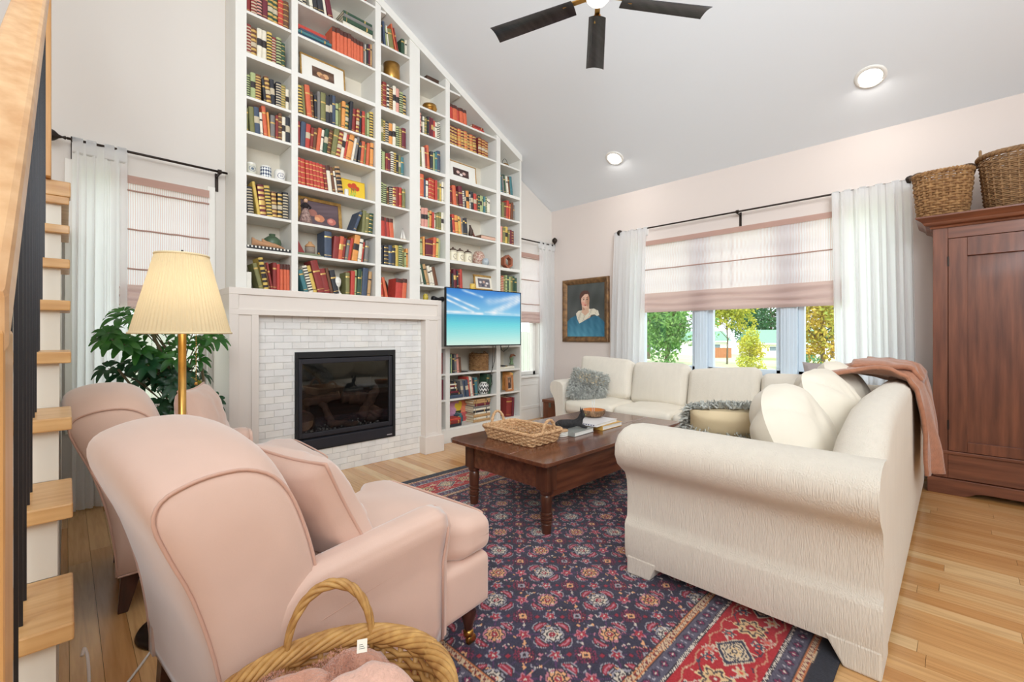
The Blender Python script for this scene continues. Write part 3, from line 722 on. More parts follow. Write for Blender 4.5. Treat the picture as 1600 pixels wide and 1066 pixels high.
# column 3
row(3, M8-.0, X[3], 'K22/82<2 b22/84<5 l18/70<5 w14/78<8 g46/72<10 O16/96<13 R14/84<13 _30 G34/62 w20/60', wm(9), H=.27)
row(3, M6, X[3], 'B30/82d R40/92b w26/86x B40/80d w34/92k p36/88k l40/80d K36/76x', wm(7), H=.27)
row(3, M5, X[3], 'g34/86k y28/86d K36/86d o38/84k w34/88k l34/80d g34/80d m42/84', wm(6), H=.25)
row(3, M4, X[3], 'l22/80d l36/76 R24/72 m28/76 w34/84d y30/84d K24/80 g26/80k t32/76', wm(5), H=.24)
row(3, M3, X[3], 'l34/84d l38/80d B20/70<4 K38/78d R34/80x R32/84 r30/84 g34/80', wm(4), H=.24)
row(3, M2, X[3], 'r46/84u<3 R20/84<3 r30/84u<4 O44/84u<4', wm(3), H=.22)
row(3, M1, X[3], 'K24/86 K20/80 K46/84b b40/86 K36/78 y38/92 l40/92d g24/84 l20/66 o24/84', wm(2), H=.225)
row(3, M0, X[3], 'r26/66<6 O28/80<12', wm(1), H=.24)
row(3, M0, X[3]+.165, 'r74/76u>4 O46/78u>4', 'mantel row right of disc', H=.25)
# columns 4..6 above the television
B0, B1, B2, B3, B4, B5, B6, B7 = 1.66, 1.952, 2.247, 2.547, 2.846, 3.190, 3.461, 3.762
def wt(k): return '%s shelf above television' % ORD[k-1]
row(4, B5, X[4], 'p30/86b K20/80k w24/78 g28/76b K22/84 m30/84 m24/84k r26/78k w24/74 w34/76d', wt(6), H=.24)
row(4, B4, X[4], 'g28/80<2 w38/84<3 R24/86<3 O36/100<4 K34/80 l24/76 t26/84 b40/92', wt(5), H=.25)
row(4, B3, X[4]+.014, 'O46/92 b30/76 w30/72 r44/86b r38/86b r30/84 g34/80 y24/76 w30/86', wt(4), H=.255)
row(4, B2, X[4], 'w30/92 p40/84k p42/86k l20/70 o34/80>2 r28/76 w22/70 g40/72 g34/84 w34/84k', wt(3), H=.23)
row(4, B1, X[4], 'l46/70<3 o24/82 m90/72 O38/86>3 y26/84>3 l26/80>3', wt(2), H=.245)
row(4, B0, X[4], 'w22/80<12 G26/84<15 c34/86<15 w30/80<13 w26/76<13 B40/78<14', wt(1), H=.25)
row(5, B6, X[5], 'r54/82u<3 O62/82u<3 r24/80u<3 O50/80u<4 O48/78u<5', wt(7), H=.21)
stack(5, B6, X[5]+.30, -.285, [('r', .17, .030, .13, .03), ('R', .16, .024, .13, .03)], wt(7))
row(5, B5, X[5], 'm40/90x<2 m42/90x<2 m40/90x<2 O44/88x<3 m42/88x<3 O44/88x<3 m42/86x<4 O44/86x<4 m44/86x<4 _26 R50/88x R48/84x R50/82x', wt(6), H=.235)
row(5, B3, X[5], 'm46/76 O46/90<5 B30/68<4 m52/94<5 w26/76d<4 K26/80k<4 o44/84k<4 w22/70d<3 K38/86k<3 r40/80k<2 B22/76 G30/80b l28/80k l22/80 t28/80k l26/80d w24/76 w30/74', wt(4), H=.24)
row(5, B2, X[5], 's24/66<3 K18/72<3 r34/86<5 o44/84<5 y24/82<5 o20/78<5 s34/84<5 K26/80<5 K30/84<5', wt(3), H=.235)
row(5, B0, X[5], 'B34/88<3 K24/60<2 m40/80k<3 K20/74<2 R30/80<3 r34/84<3', wt(1), H=.25)
row(6, B4, X[6], 't36/92<6 s24/76<6 G38/84<7 w30/80<7 B40/82<7 t44/86<7', wt(5), H=.27)
row(6, B3, X[6], 's34/76<3 g40/74 B34/78>3 r44/90>4 O22/76>3 B44/84>3 s24/76>2', wt(4), H=.255)
row(6, B2, X[6], 'w22/84 p34/84 g40/80>2 y52/88k>2 g24/72>2 m40/78 m38/74b', wt(3), H=.235)
row(6, B0, X[6], 'm40/80d r40/78d g30/80 l28/84b G28/80 l32/78 g36/82 G34/84 G36/76', wt(1), H=.25)
# lower shelves
def wf(k): return '%s shelf from floor' % ORD[k-1]
row(4, .737, -2.20, 'm44/84 R44/82', wf(3), H=.27); row(4, .463, -2.20, 'm46/86 m42/84', wf(2), H=.25)
row(5, .737, X[5], 't34/80 l14/78 K24/78<3 s34/76<4 p30/78<4 B28/64<4', wf(3), H=.26)
stack(5, .463, X[5], -.285, [('b', .19, .036, .15, 0), ('K', .17, .020, .15, 0), ('m', .13, .022, .14, 0), ('K', .13, .022, .14, 0), ('w', .10, .018, .13, 0), ('m', .11, .020, .13, 0), ('w', .10, .016, .13, 0), ('K', .11, .018, .13, 0)], wf(2))
row(5, .463, X[5]+.16, 's34/76k<8 b22/74<8 b40/76k<8 r26/90<8 w24/90<8 p24/86<8 K22/76<6 t40/82<4', wf(2), H=.245)
row(5, .463, X[5]+.53, 'G46/92>8 G34/90>8', 'right of zigzag vase', H=.245)
stack(5, .155, X[5], -.285, [('K', .17, .030, .15, 0), ('R', .16, .038, .15, .0), ('r', .155, .022, .14, .003)], wf(1))
row(5, .155, X[5]+.19, 'b22/40 t34/46', wf(1), dy=.08, H=.25)
stack(5, .155, X[5]+.36, -.265, [('c', .25, .028, .16, 0), ('w', .24, .026, .16, .01), ('c', .25, .030, .16, 0), ('w', .23, .022, .15, .02), ('K', .24, .022, .16, .0), ('w', .25, .024, .16, .0), ('s', .24, .022, .16, 0), ('m', .22, .030, .15, .02), ('c', .25, .026, .16, 0), ('c', .24, .020, .16, .01)], 'bottom right stack')
stack(6, .737, X[6]+.01, -.285, [('w', .24, .030, .16, 0), ('K', .12, .012, .12, 0)], wf(3))
row(6, .463, X[6]+.20, 'o34/90>2 y26/86>2', wf(2), dy=.03, H=.25)
row(6, .137*0+.155, X[6]+.12, 'R92/84>3 m30/84>3', wf(1), H=.27, deep=.16)
allbooks.sort(key=lambda b: -b[4])
books = 0
used = set()
small = MB(); smats = []
for m, M, ch, pat, a, lab, grp in allbooks:
    pa, pb = prints(ch, pat)
    if books < 300:
        o = m.build('book', [bmat(ch), PAGES, pa, pb]); o.matrix_world = M
        tag(o, lab, 'book', grp); books += 1
    else:
        m.xf(M); base_i = []
        for q in (bmat(ch), PAGES, pa, pb):
            if q not in smats: smats.append(q)
            base_i.append(smats.index(q))
        n = len(small.v); small.v += m.v; small.f += [tuple(i+n for i in f) for f in m.f]; small.m += [base_i[k] for k in m.m]
if small.v:
    o = small.build('thin_books', smats); tag(o, 'remaining thinner books filling the gaps along the bookcase shelves', 'books', kind='stuff')
print('BOOKS', len(allbooks))

# ------------------------------------------------------------------ ornaments on the shelves
CER = mat('white_ceramic', (236, 232, 222), .25, var=.03, vscale=20)
GREENC = mat('green_glaze', (86, 108, 82), .35, var=.15, vscale=12)
DKW = mat('dark_carved_wood', (74, 52, 40), .5, var=.3, vscale=25, bump=.3)
GOLDF = mat('gilt_frame', (190, 150, 86), .4, metal=.7, var=.25, vscale=40, bump=.3, bscale=120)
def cyl_print(t, r, z0, z1, cx, cy, fn, n=40, k=24, name='painted_band'):
    img = np.zeros((k, n, 3))
    m = MB()
    vs = []
    for j in range(k):
        for i in range(n):
            img[j, i] = fn(i/(n-1), j/(k-1))
    # bent paint grid
    me_o = paint_grid(name, n, k, ((0, 0, 0), (1, 0, 0), (0, 1, 0)), img, PRT, t)
    co = np.zeros((n*k, 3), np.float32); q = 0
    for j in range(k):
        for i in range(n):
            a = -PI*(i/(n-1)); co[q] = (cx+r*math.cos(a)*-1, cy+r*math.sin(a), z0+(z1-z0)*j/(k-1)); q += 1
    me_o.data.vertices.foreach_set('co', co.reshape(-1)); me_o.data.update()
    return me_o
PRT = print_mat('printed_surface', .45)
def jar(x, z, r, h, lab, fn, lid=True, grp='decorated jars on the shelf'):
    t = thing('jar', lab, 'jar', (x, -.21, z), 0, grp)
    MB().lathe([(r*.9, .001), (r, .008), (r, h*.86), (r*.9, h*.95), (r*.85, h)], n=28).build('body', CER, t, smooth=True)
    cyl_print(t, r+.0008, .01, h*.85, 0, 0, fn)
    return t
def f1(u, v):
    d = math.hypot((u-.5)*2, (v-.55)*1.6); return (96, 110, 128) if .34 < d < .42 or d < .2 else (214, 210, 192)
def f2(u, v):
    a = abs(((u*7) % 1)-.5)+abs(((v*3) % 1)-.5); return (52, 66, 98) if a > .5 else (232, 234, 232)
def f3(u, v):
    d = math.hypot((u-.5)*2.2, (v-.5)*1.6); return (110, 112, 140) if .42 < d < .5 or (d < .3 and (math.sin(u*60)+math.sin(v*30)) > .3) else (238, 234, 226)
jar(sx(396), M3+.0005, .038, .105, 'pale jar with faint round emblem, left of three on shelf', f1)
jar(sx(419), M3+.0005, .040, .108, 'blue and white diamond pattern jar, middle of three', f2)
jar(sx(441), M3+.0005, .040, .100, 'white jar with blue crest, right of three on shelf', f3)
# shoes, vase, piano-key box, blocks
t = thing('keyboard_box', 'low box printed with black and white piano keys', 'box', (-3.80, -.25, M1+.0005))
MB().box(-3.960, -3.646, -.292, -.20, M1+.001, M1+.026).build('box_body', mat('ink_black', (38, 36, 38), .5), t, world=True)
k = MB()
for i in range(12): k.box(-3.957+i*.026, -3.957+i*.026+.012, -.294, -.292, M1+.012+.000, M1+.026)
stuff(k.build('white_keys', CER, t, world=True))
zt = M1+.0265
SUEDE = mat('tan_suede', (188, 142, 104), .8, var=.15)
for i, (x0, lab) in enumerate(((-3.915, 'tan wooden-soled shoe, left of the pair on the shelf'), (-3.845, 'tan wooden-soled shoe, right of the pair on the shelf'))):
    t = thing('shoe', lab, 'shoe', (x0+.08, -.25, zt), 0, 'pair of tan shoes')
    def sh(u, v):
        q = 2*PI*v; X_ = -.08+.17*u; w = .030*(math.sin(PI*min(1, u*.9+.08))**.6); hh = .058*(1-u)**.8+.012
        if u > .15 and u < .5: hh *= .9
        return (X_, w*math.cos(q)*(1 if i == 0 else .8), max(.0, hh*.5+hh*.5*math.sin(q)))
    MB().grid(sh, 14, 14, cv=True).build('upper', SUEDE, t, smooth=True)
    MB().prism([(-.082, -.024), (.07, -.022), (.092, 0), (.07, .022), (-.082, .024)], 2, .0003, .006).build('sole', DKW, t)
t = thing('vase', 'squat dark green vase with a narrow neck', 'vase', (sx(433), -.15, zt))
MB().lathe([(.035, .001), (.058, .02), (.068, .06), (.062, .09), (.035, .112), (.022, .118), (.024, .135), (.016, .136)], n=28).build('body', GREENC, t, smooth=True)
tag(MB().box(0, .026, 0, .05, 0, .075).build('white_block', CER, loc=(-3.960, -.17, zt)), 'small white block behind the shoes on the shelf', 'box')
tag(MB().box(0, .034, 0, .02, 0, .125).build('white_bookend', CER, loc=(-3.962, -.288, MZ+.001), bevel=.002), 'thin white bookend at left end of the mantel shelf', 'bookend')

def frame(name, lab, cat, x0, x1, z, h, img, fw=.014, fmat=None, lean=6, y=-.20, depth=.016, mat_w=0, grp=None, rot=0):
    """a framed flat print that leans back slightly; img(u,v)->rgb with v up"""
    w = x1-x0; t = thing(name, lab, cat, ((x0+x1)/2, y, z), rot, grp)
    R = Matrix.Rotation(-math.radians(lean), 4, 'X')
    for a, b, c, d in ((-w/2, w/2, 0, fw), (-w/2, w/2, h-fw, h), (-w/2, -w/2+fw, fw, h-fw), (w/2-fw, w/2, fw, h-fw)):
        m = MB().prism([(a, c), (b, c), (b, d), (a, d)], 1, -depth, 0); m.xf(R); m.build('frame_rail', fmat or GOLDF, t, bevel=.002)
    iw, ih = w-2*fw, h-2*fw
    n, k = max(24, int(iw*260)), max(24, int(ih*260))
    U, V = np.meshgrid(np.linspace(0, 1, n), np.linspace(0, 1, k)); arr = img(U, V)
    P = [R @ Vector((-iw/2, -depth*.5, fw)), (R.to_3x3() @ Vector((iw, 0, 0))), (R.to_3x3() @ Vector((0, 0, ih)))]
    paint_grid('picture', n, k, P, arr, PRT, t)
    m = MB().box(-w/2+.002, w/2-.002, -depth*.4, -.001, .002, h-.002); m.xf(R); m.build('backing', DKW, t)
    return t
def C3(*c): return np.array(c, float)
def fill(U, c): return np.ones(U.shape+(3,))*C3(*c)
def put(A, mask, c):
    A[mask] = c; return A
def nz(U, V, s, seed=0):
    r = np.random.RandomState(seed); out = 0
    for k in range(4):
        a, b, p = r.uniform(-1, 1, 3); out = out+np.sin((U*a+V*b)*s*(k+1)*2+p*9)/(k+1)
    return out
def im_photo(bg, blobs, matw=.2, mc=(238, 234, 224), mh=.26):
    def f(U, V):
        A = fill(U, mc); inn = (U > matw) & (U < 1-matw) & (V > mh) & (V < 1-mh); A[inn] = bg
        A = A+(nz(U, V, 22)*10)[..., None]*inn[..., None]
        for x, y, r, c in blobs: A[(((U-x))**2+((V-y)*.7)**2 < r*r) & inn] = c
        return A
    return f
frame('framed_photograph', 'gold framed photograph with white mat and brown print on high shelf', 'framed photo', sx(469, -.2), sx(541, -.2)-.01, M6+.001, .245,
      im_photo((96, 68, 52), ((.42, .45, .07, (206, 158, 112)), (.56, .45, .07, (214, 164, 120)), (.48, .38, .06, (160, 110, 80))), .24, mh=.3), .012)
frame('framed_photograph', 'gold framed double portrait print below the red volumes', 'framed photo', -2.03, sx(744, -.2), B4+.001, .225,
      im_photo((70, 48, 44), ((.40, .5, .055, (216, 184, 172)), (.60, .5, .055, (210, 176, 164)), (.5, .4, .05, (236, 226, 220))), .24, mh=.3), .008)
def im_tulip(U, V):
    A = fill(U, (240, 202, 58)); put(A, V < .2, (176, 108, 54)); put(A, (V < .2) & (U < .2), (236, 224, 190))
    for x, y in ((.38, .74), (.55, .80), (.68, .66), (.5, .64)): put(A, (U-x)**2+((V-y)*.9)**2 < .011, (206, 74, 40)); 
    for x in (.42, .5, .58): put(A, (abs(U-x-(V-.4)*.1) < .016) & (V > .25) & (V < .66), (92, 138, 50))
    put(A, (abs(U-.5) < .16+.05*np.sin(V*14)) & (V < .42) & (V > .06) & (nz(U, V, 40) > 0), (180, 206, 96)); return A
frame('tulip_painting', 'small yellow painting of red tulips beside the red volumes', 'painting', sx(535, -.16), sx(572, -.16), M3+.001, .20, im_tulip, .003, mat('canvas_edge', (232, 200, 80), .8), 4, y=-.13)
tag(MB().lathe([(.017, 0), (.018, .01), (.018, .06), (.014, .062)], n=18).build('white_candle', CER, smooth=True, loc=(sx(541)+.006, -.26, M3+.001)), 'small white candle in front of the tulip painting', 'candle')
def im_still(U, V):
    A = fill(U, (96, 78, 84)); A = A+(nz(U, V, 7)*9)[..., None]
    for x, y, r, c in ((.3, .5, .12, (170, 110, 96)), (.48, .3, .13, (206, 132, 96)), (.42, .26, .07, (228, 168, 120)), (.8, .24, .12, (196, 112, 100)), (.78, .26, .06, (222, 150, 132))): put(A, (U-x)**2+((V-y)*.8)**2 < r*r, c)
    return A
frame('still_life_painting', 'gilt framed still life painting of fruit behind the doll', 'painting', -3.545, sx(537, -.2), M2+.001, .262, im_still, .028, GOLDF, 8, y=-.16, depth=.02)
t = thing('doll', 'small doll in a dark checked full skirt', 'doll', (-3.515, -.255, M2+.001))
DOLL = mat('checked_skirt', (92, 62, 62), .8, col2=(190, 160, 148), vscale=60)
MB().lathe([(.052, .002), (.05, .03), (.036, .08), (.018, .125), (.02, .15)], n=20, fn=lambda q, z: 1+.06*math.cos(9*q)).build('skirt', DOLL, t, smooth=True)
MB().lathe([(.018, .125), (.024, .15), (.022, .165), (.008, .178)], n=14).tube([(-.02, 0, .163), (-.04, -.01, .14), (-.025, -.03, .125)], .007, 8).tube([(.02, 0, .163), (.04, -.01, .14), (.025, -.03, .125)], .007, 8).build('bodice', mat('black_velvet', (40, 32, 34), .9), t, smooth=True)
MB().rbox((0, -.002, .193), (.016, .016, .019), .0155, 2).build('head', mat('doll_skin', (214, 170, 142), .6), t, smooth=True)
MB().rbox((0, .004, .199), (.0185, .018, .018), .0175, 2).build('hair', mat('doll_hair', (48, 34, 30), .8), t, smooth=True)
# wide column second shelf: box, carved jar, red cloth fan, gold ball
t = thing('slate_tablets', 'flat pile of green slate tablets under the carved jar', 'slates', (-3.5, -.22, M1+.001))
sl = mat('green_slate', (126, 132, 108), .7, var=.2)
MB().box(-3.585, -3.375, -.29, -.16, M1+.001, M1+.010).build('slate', sl, t, world=True); MB().box(-3.583, -3.40, -.285, -.16, M1+.0105, M1+.020).build('slate', sl, t, world=True)
t = thing('carved_jar', 'striped grey wooden jar with a rounded tan lid', 'jar', (sx(487), -.235, M1+.0205))
MB().lathe([(.036, 0), (.04, .01), (.04, .055), (.036, .06)], n=22).build('body', mat('grey_wood', (118, 106, 96), .7, col2=(160, 146, 130), stretch=(1, 1, 12), vscale=8), t, smooth=True)
MB().lathe([(.04, .060), (.042, .068), (.03, .085), (.014, .096), (.016, .106), (.002, .108)], n=22).build('lid', mat('tan_wood', (196, 150, 104), .6, var=.1), t, smooth=True)
tag(MB().prism([(0, 0), (.062, 0), (.0, .11)], 1, 0, .05).build('red_wedge', bmat('R'), loc=(-3.586, -.27, M1+.0205), bevel=.002), 'dark red wedge-shaped object leaning in the shelf corner', 'ornament')
tag(MB().lathe([(.003, 0), (.009, .004), (.012, .012), (.009, .02), (.002, .024)], n=14).build('brass_bead', BRASS, smooth=True, loc=(sx(499.5), -.25, M1+.0205)), 'tiny gold ball ornament on the slate pile', 'ornament')
# bust
t = thing('bust', 'white sculpted head bust between books on the mantel row', 'bust', (sx(527.5), -.245, MZ+.001))
MB().box(-.035, .035, -.025, .03, 0, .014).box(-.028, .028, -.02, .025, .014, .026).build('plinth', CER, t, bevel=.002)
def head(P):
    x, y, z = P; s = 1-.25*max(0, -z/.05)*.9
    x *= s; y = y*s-(.007 if abs(x) < .010 and -.012 < z < .012 and y < -.02 else 0)
    if y < -.02 and abs(abs(x)-.013) < .007 and .004 < z < .016: y += .006
    return (x, y, z)
MB().rbox((0, 0, .105), (.036, .042, .052), .034, 8, fn=head).build('head', CER, t, smooth=True)
MB().lathe([(.034, .026), (.026, .035), (.02, .05), (.021, .07)], n=20).build('neck', CER, t, smooth=True)
def im_disc(): pass
t = thing('carved_disc', 'round dark carved wooden disc standing behind red books', 'ornament', (-2.78, -.10, MZ+.001))
m = MB().lathe([(.001, 0), (.09, 0), (.105, .006), (.11, .014), (.105, .022), (.001, .022)], n=32); m.xf(Matrix.Translation((.0, .0, .11)) @ Matrix.Rotation(PI/2, 4, 'X')); m.build('disc', DKW, t, smooth=True)
def brass(name, lab, cat, x, z, prof, y=-.17, extra=None):
    t = thing(name, lab, cat, (x, y, z)); MB().lathe(prof, n=30).build('body', BRASS, t, smooth=True)
    if extra: extra(t)
    return t
brass('brass_pot', 'plain cylindrical brass pot alone on an upper shelf', 'pot', sx(612, -.20), M7+.001, [(.074, 0), (.078, .005), (.078, .17), (.074, .172), (.072, .03)], y=-.20)
brass('brass_bowl', 'round lidded brass bowl on an upper shelf', 'bowl', sx(671, -.20), B6+.001, [(.03, 0), (.05, .012), (.072, .04), (.076, .058), (.08, .06), (.076, .068), (.072, .092), (.068, .094), (.066, .06)], y=-.20)
brass('brass_kettle', 'small brass kettle with a tall hoop handle under the slope', 'kettle', sx(789, -.2), B5+.001, [(.03, 0), (.048, .015), (.05, .035), (.036, .05), (.02, .056), (.008, .064)], y=-.2,
      extra=lambda t: MB().tube([(.045*math.cos(a), 0, .04+.075*math.sin(a)) for a in np.linspace(0, PI, 16)], .003, 6).build('handle', IRON, t, smooth=True))
t = thing('wooden_box', 'flat dark brown wooden box high under the bookcase slope', 'box', (sx(671, -.2), -.2, B7+.001))
MB().box(-.08, .07, -.07, .07, 0, .042).build('body', DKW, t, bevel=.002); MB().box(-.082, .072, -.072, .072, .042, .056).build('lid', DKW, t, bevel=.003)
# sailing boat
t = thing('toy_sailboat', 'little white model sailing boat beside red books', 'model boat', (-2.585, -.25, M2+.001))
MB().prism([(-.028, .002), (.028, .002), (.036, .014), (-.034, .014)], 1, -.010, .010).build('hull', mat('pale_wood', (206, 178, 140), .6), t, bevel=.002)
MB().tube([(0, 0, .012), (0, 0, .12)], .0016, 6).build('mast', DKW, t)
MB().prism([(.003, .018), (.034, .018), (.003, .108)], 1, -.001, .001).build('sail', CER, t); MB().prism([(-.003, .018), (-.026, .018), (-.003, .118)], 1, -.001, .001).build('sail', CER, t)
# bird figurine and tray box
t = thing('bird_figurine', 'dark brown bird figurine beside leaning books', 'figurine', (sx(735, -.24)+.01, -.24, B2+.001))
MB().tube([(-.01, 0, .005), (-.005, 0, .04), (0, 0, .08), (-.012, 0, .115), (-.016, 0, .135)], [.02, .027, .024, .012, .011], 12).build('body', DKW, t, smooth=True)
MB().tube([(-.018, 0, .136), (-.036, -.004, .130)], [.005, .001], 6).build('beak', IRON, t); MB().tube([(.012, 0, .07), (.04, 0, .03), (.062, 0, .002)], [.014, .010, .004], 8).build('wing', mat('rust_wood', (120, 62, 46), .6), t, smooth=True)
t = thing('wooden_tray_box', 'pale wooden book box lying behind the bird figurine', 'box', (sx(757, -.2), -.2, B2+.001))
MB().box(-.125, .118, -.08, .08, 0, .045).build('body', mat('brown_leather', (132, 98, 76), .7, var=.1), t, bevel=.002); MB().box(-.12, .113, -.082, -.08, .008, .037).build('page_edge', mat('rose_edge', (222, 182, 160), .8), t)
# canisters, vases
CAN = mat('cream_canister', (232, 222, 198), .35, var=.04)
def fcan(u, v):
    a = math.hypot((u-.5)*2, (v-.4)*1.3); return (150, 136, 110) if (.3 < a < .36 or .93 < v < .97 or abs((u*4+v*3) % 1-.5) < .06 and a < .3) else (236, 226, 200)
for i, px in enumerate((707.5, 718.5, 731)):
    t = thing('canister', '%s of three cream lidded canisters on the shelf above the television' % ('leftmost', 'middle', 'rightmost')[i], 'canister', (sx(px)+.02, -.245, B1+.001), 0, 'cream canisters')
    MB().lathe([(.044, 0), (.046, .004), (.046, .105), (.040, .112)], n=26).build('body', CAN, t, smooth=True)
    cyl_print(t, .0468, .004, .104, 0, 0, fcan)
    MB().lathe([(.043, .112), (.045, .118), (.030, .130), (.010, .136), (.008, .142), (.012, .148), (.002, .151)], n=24).build('lid', DKW, t, smooth=True)
t = thing('patterned_vase', 'rounded vase speckled brown and orange behind the canisters', 'vase', (sx(748, -.14), -.14, B1+.001))
MB().lathe([(.04, 0), (.06, .02), (.075, .07), (.07, .13), (.05, .168), (.035, .175)], n=30).build('body', mat('speckled_glaze', (236, 220, 200), .35, col2=(150, 62, 40), vscale=55), t, smooth=True)
t = thing('grey_vase', 'small pale grey pot with blue marbling on the same shelf', 'vase', (sx(759, -.26), -.255, B1+.001))
MB().lathe([(.022, 0), (.038, .015), (.042, .045), (.034, .072), (.024, .082), (.02, .083)], n=26).build('body', mat('marbled_glaze', (206, 208, 206), .3, col2=(146, 160, 172), vscale=30), t, smooth=True)
t = thing('yellow_mug', 'yellow mug standing beside red books above the television', 'mug', (-1.70, -.26, B0+.001))
MB().lathe([(.026, 0), (.03, .003), (.03, .062), (.027, .063), (.026, .01)], n=24).build('body', mat('yellow_glaze', (238, 200, 96), .35), t, smooth=True)
MB().tube([(.029+.018*math.sin(a), 0, .034-.02*math.cos(a)) for a in np.linspace(0, PI, 10)], .004, 8).build('handle', mat('yellow_glaze', (238, 200, 96), .35), t, smooth=True)
frame('framed_photograph', 'gold framed group photograph leaning above the television', 'framed photo', sx(742, -.23), sx(773, -.23), B0+.001, .185,
      im_photo((112, 104, 110), ((.3, .55, .07, (226, 216, 212)), (.5, .6, .07, (208, 170, 150)), (.68, .5, .07, (232, 226, 224)), (.42, .3, .07, (66, 70, 90)), (.6, .3, .06, (206, 190, 182))), .16, (236, 228, 210), .14), .022, GOLDF, 10, y=-.22)
t = thing('hexagonal_ornament', 'carved wooden hexagonal ring standing on the right column shelf', 'ornament', (sx(792, -.22), -.22, B1+.001))
rw = mat('red_brown_wood', (158, 92, 66), .5, var=.15)
hx = [(.085*math.cos(math.radians(60*i+90)), .09+.085*math.sin(math.radians(60*i+90))) for i in range(6)]
hi = [(.055*math.cos(math.radians(60*i+90)), .09+.055*math.sin(math.radians(60*i+90))) for i in range(6)]
for i in range(6):
    j = (i+1) % 6
    MB().prism([hx[i], hx[j], hi[j], hi[i]], 1, -.03, .03).build('ring_side', rw, t, bevel=.002)
MB().box(-.05, .06, -.035, .035, 0, .006).build('foot', rw, t)
# things standing on the mantel end
t = thing('yellow_jar', 'small yellow glass jar at right end of the mantel', 'jar', (sx(665, -.25), -.25, MZ+.001))
MB().lathe([(.02, 0), (.026, .006), (.026, .05), (.016, .06), (.02, .066), (.002, .067)], n=24).build('body', mat('yellow_glass', (196, 172, 66), .2, var=.1), t, smooth=True)
t = thing('iron_ornament', 'low black iron ornament at right end of the mantel', 'ornament', (sx(684, -.25), -.25, MZ+.001))
MB().rbox((0, 0, .022), (.075, .03, .02), .019, 6, fn=lambda P: (P[0], P[1], P[2]*(1-.4*math.cos(P[0]*50)))).build('body', BLACK, t, smooth=True)
# lower shelves
NAT = mat('seagrass', (178, 136, 88), .8, col2=(120, 82, 48), vscale=40, bump=.3, bscale=90)
def braid_basket(t, r, h, rows, name='braided_wall', cx=0, cy=0, z0=0, fl=0, ry=None, amp=.35, n=36, rad=None, mt=None, nst=12):
    """coils of plaited strand, each coil a wavy tube"""
    m = MB(); rr = rad or h/rows*.55; ry = ry or r
    for k in range(rows):
        z = z0+rr+(h-2*rr)*k/(rows-1); s = 1+fl*k/(rows-1)
        pts = []
        for i in range(n):
            a = 2*PI*i/n; w = rr*amp*math.cos(nst*a+PI*k)
            pts.append((cx+(r*s+w)*math.cos(a), cy+(ry*s+w)*math.sin(a), z+rr*.25*math.sin(nst*a)))
        m.tube(pts, rr, 5, closed=True)
    return stuff(m.build(name, mt or NAT, t, smooth=True))
t = thing('lidded_basket', 'round seagrass basket with loop handles below the television', 'basket', (sx(749.5, -.19), -.175, .738))
braid_basket(t, .105, .195, 11, n=48)
MB().lathe([(.001, .004), (.1, .004), (.1, .02), (.001, .02)], n=24).build('base', NAT, t); MB().lathe([(.001, .17), (.095, .17), (.09, .185), (.001, .19)], n=24).build('lid', NAT, t)
for s in (-1, 1): MB().tube([(s*.09, .028*math.cos(a), .19+.022*math.sin(a)) for a in np.linspace(0, PI, 9)], .005, 6).build('handle', NAT, t, smooth=True)
t = thing('zigzag_pot', 'round pot with black and white zigzag stripes', 'pot', (sx(757, -.25), -.235, .4635))
prof = [(.03, .001), (.045, .008), (.062, .04), (.064, .08), (.052, .115), (.036, .13), (.036, .14)]
MB().lathe(prof, n=32).build('body', CER, t, smooth=True)
def fz_(u, v):
    z = v*5-1.2*abs(((u*6) % 1)-.5)*2; return (34, 32, 34) if int(math.floor(z)) % 2 == 0 else (240, 238, 232)
o = cyl_print(t, 1, 0, 1, 0, 0, fz_, 72, 44, 'zigzag_print')
co = np.zeros((72*44, 3), np.float32); q = 0
for j in range(44):
    v = j/43; z = .008+.118*v; r = np.interp(z, [p[1] for p in prof], [p[0] for p in prof])+.001
    for i in range(72): a = PI*i/71; co[q] = (-r*math.cos(a), -r*math.sin(a), z); q += 1
o.data.vertices.foreach_set('co', co.reshape(-1)); o.data.update()
t = thing('wire_basket', 'small dark lidded pot tucked behind the zigzag pot', 'pot', (sx(757, -.12), -.10, .4635))
MB().lathe([(.05, 0), (.058, .05), (.05, .14), (.04, .16), (.02, .175), (.004, .18)], n=20).build('body', mat('dark_stone', (88, 86, 82), .6, var=.3, vscale=40), t, smooth=True)
tag(MB().box(0, .09, 0, .11, 0, .008).build('black_tablet', BLACK, loc=(-1.87, -.28, .738), bevel=.002), 'flat black device lying left of the lidded basket', 'device')
def im_flower(U, V):
    A = fill(U, (206, 150, 180)); put(A, U > .6, (226, 130, 96)); put(A, (U > .5) & (V < .45), (206, 96, 96)); A += (nz(U, V, 9, 3)*8)[..., None]
    for x, y in ((.42, .78), (.58, .72), (.5, .62), (.62, .85)): put(A, (U-x)**2+((V-y)*.8)**2 < .012, (232, 200, 60))
    put(A, (abs(U-.5) < .06+.1*np.abs(np.sin(V*9))) & (V > .2) & (V < .55), (52, 68, 46)); put(A, (abs(U-.62) < .14) & (V < .3), (60, 92, 110)); return A
frame('flower_painting', 'small painting of yellow flowers on pink near the floor', 'painting', sx(707, -.17), sx(735, -.17), .156, .245, im_flower, .004, CER, 4, y=-.11)
t = thing('plant_figurine', 'green and brown plant figurine on pale books', 'figurine', (sx(801, -.24), -.22, .782))
gl = mat('figurine_green', (110, 132, 96), .6, var=.2, vscale=60)
MB().lathe([(.03, 0), (.03, .012), (.02, .018), (.016, .05), (.024, .07), (.026, .09)], n=18).build('body', gl, t, smooth=True)
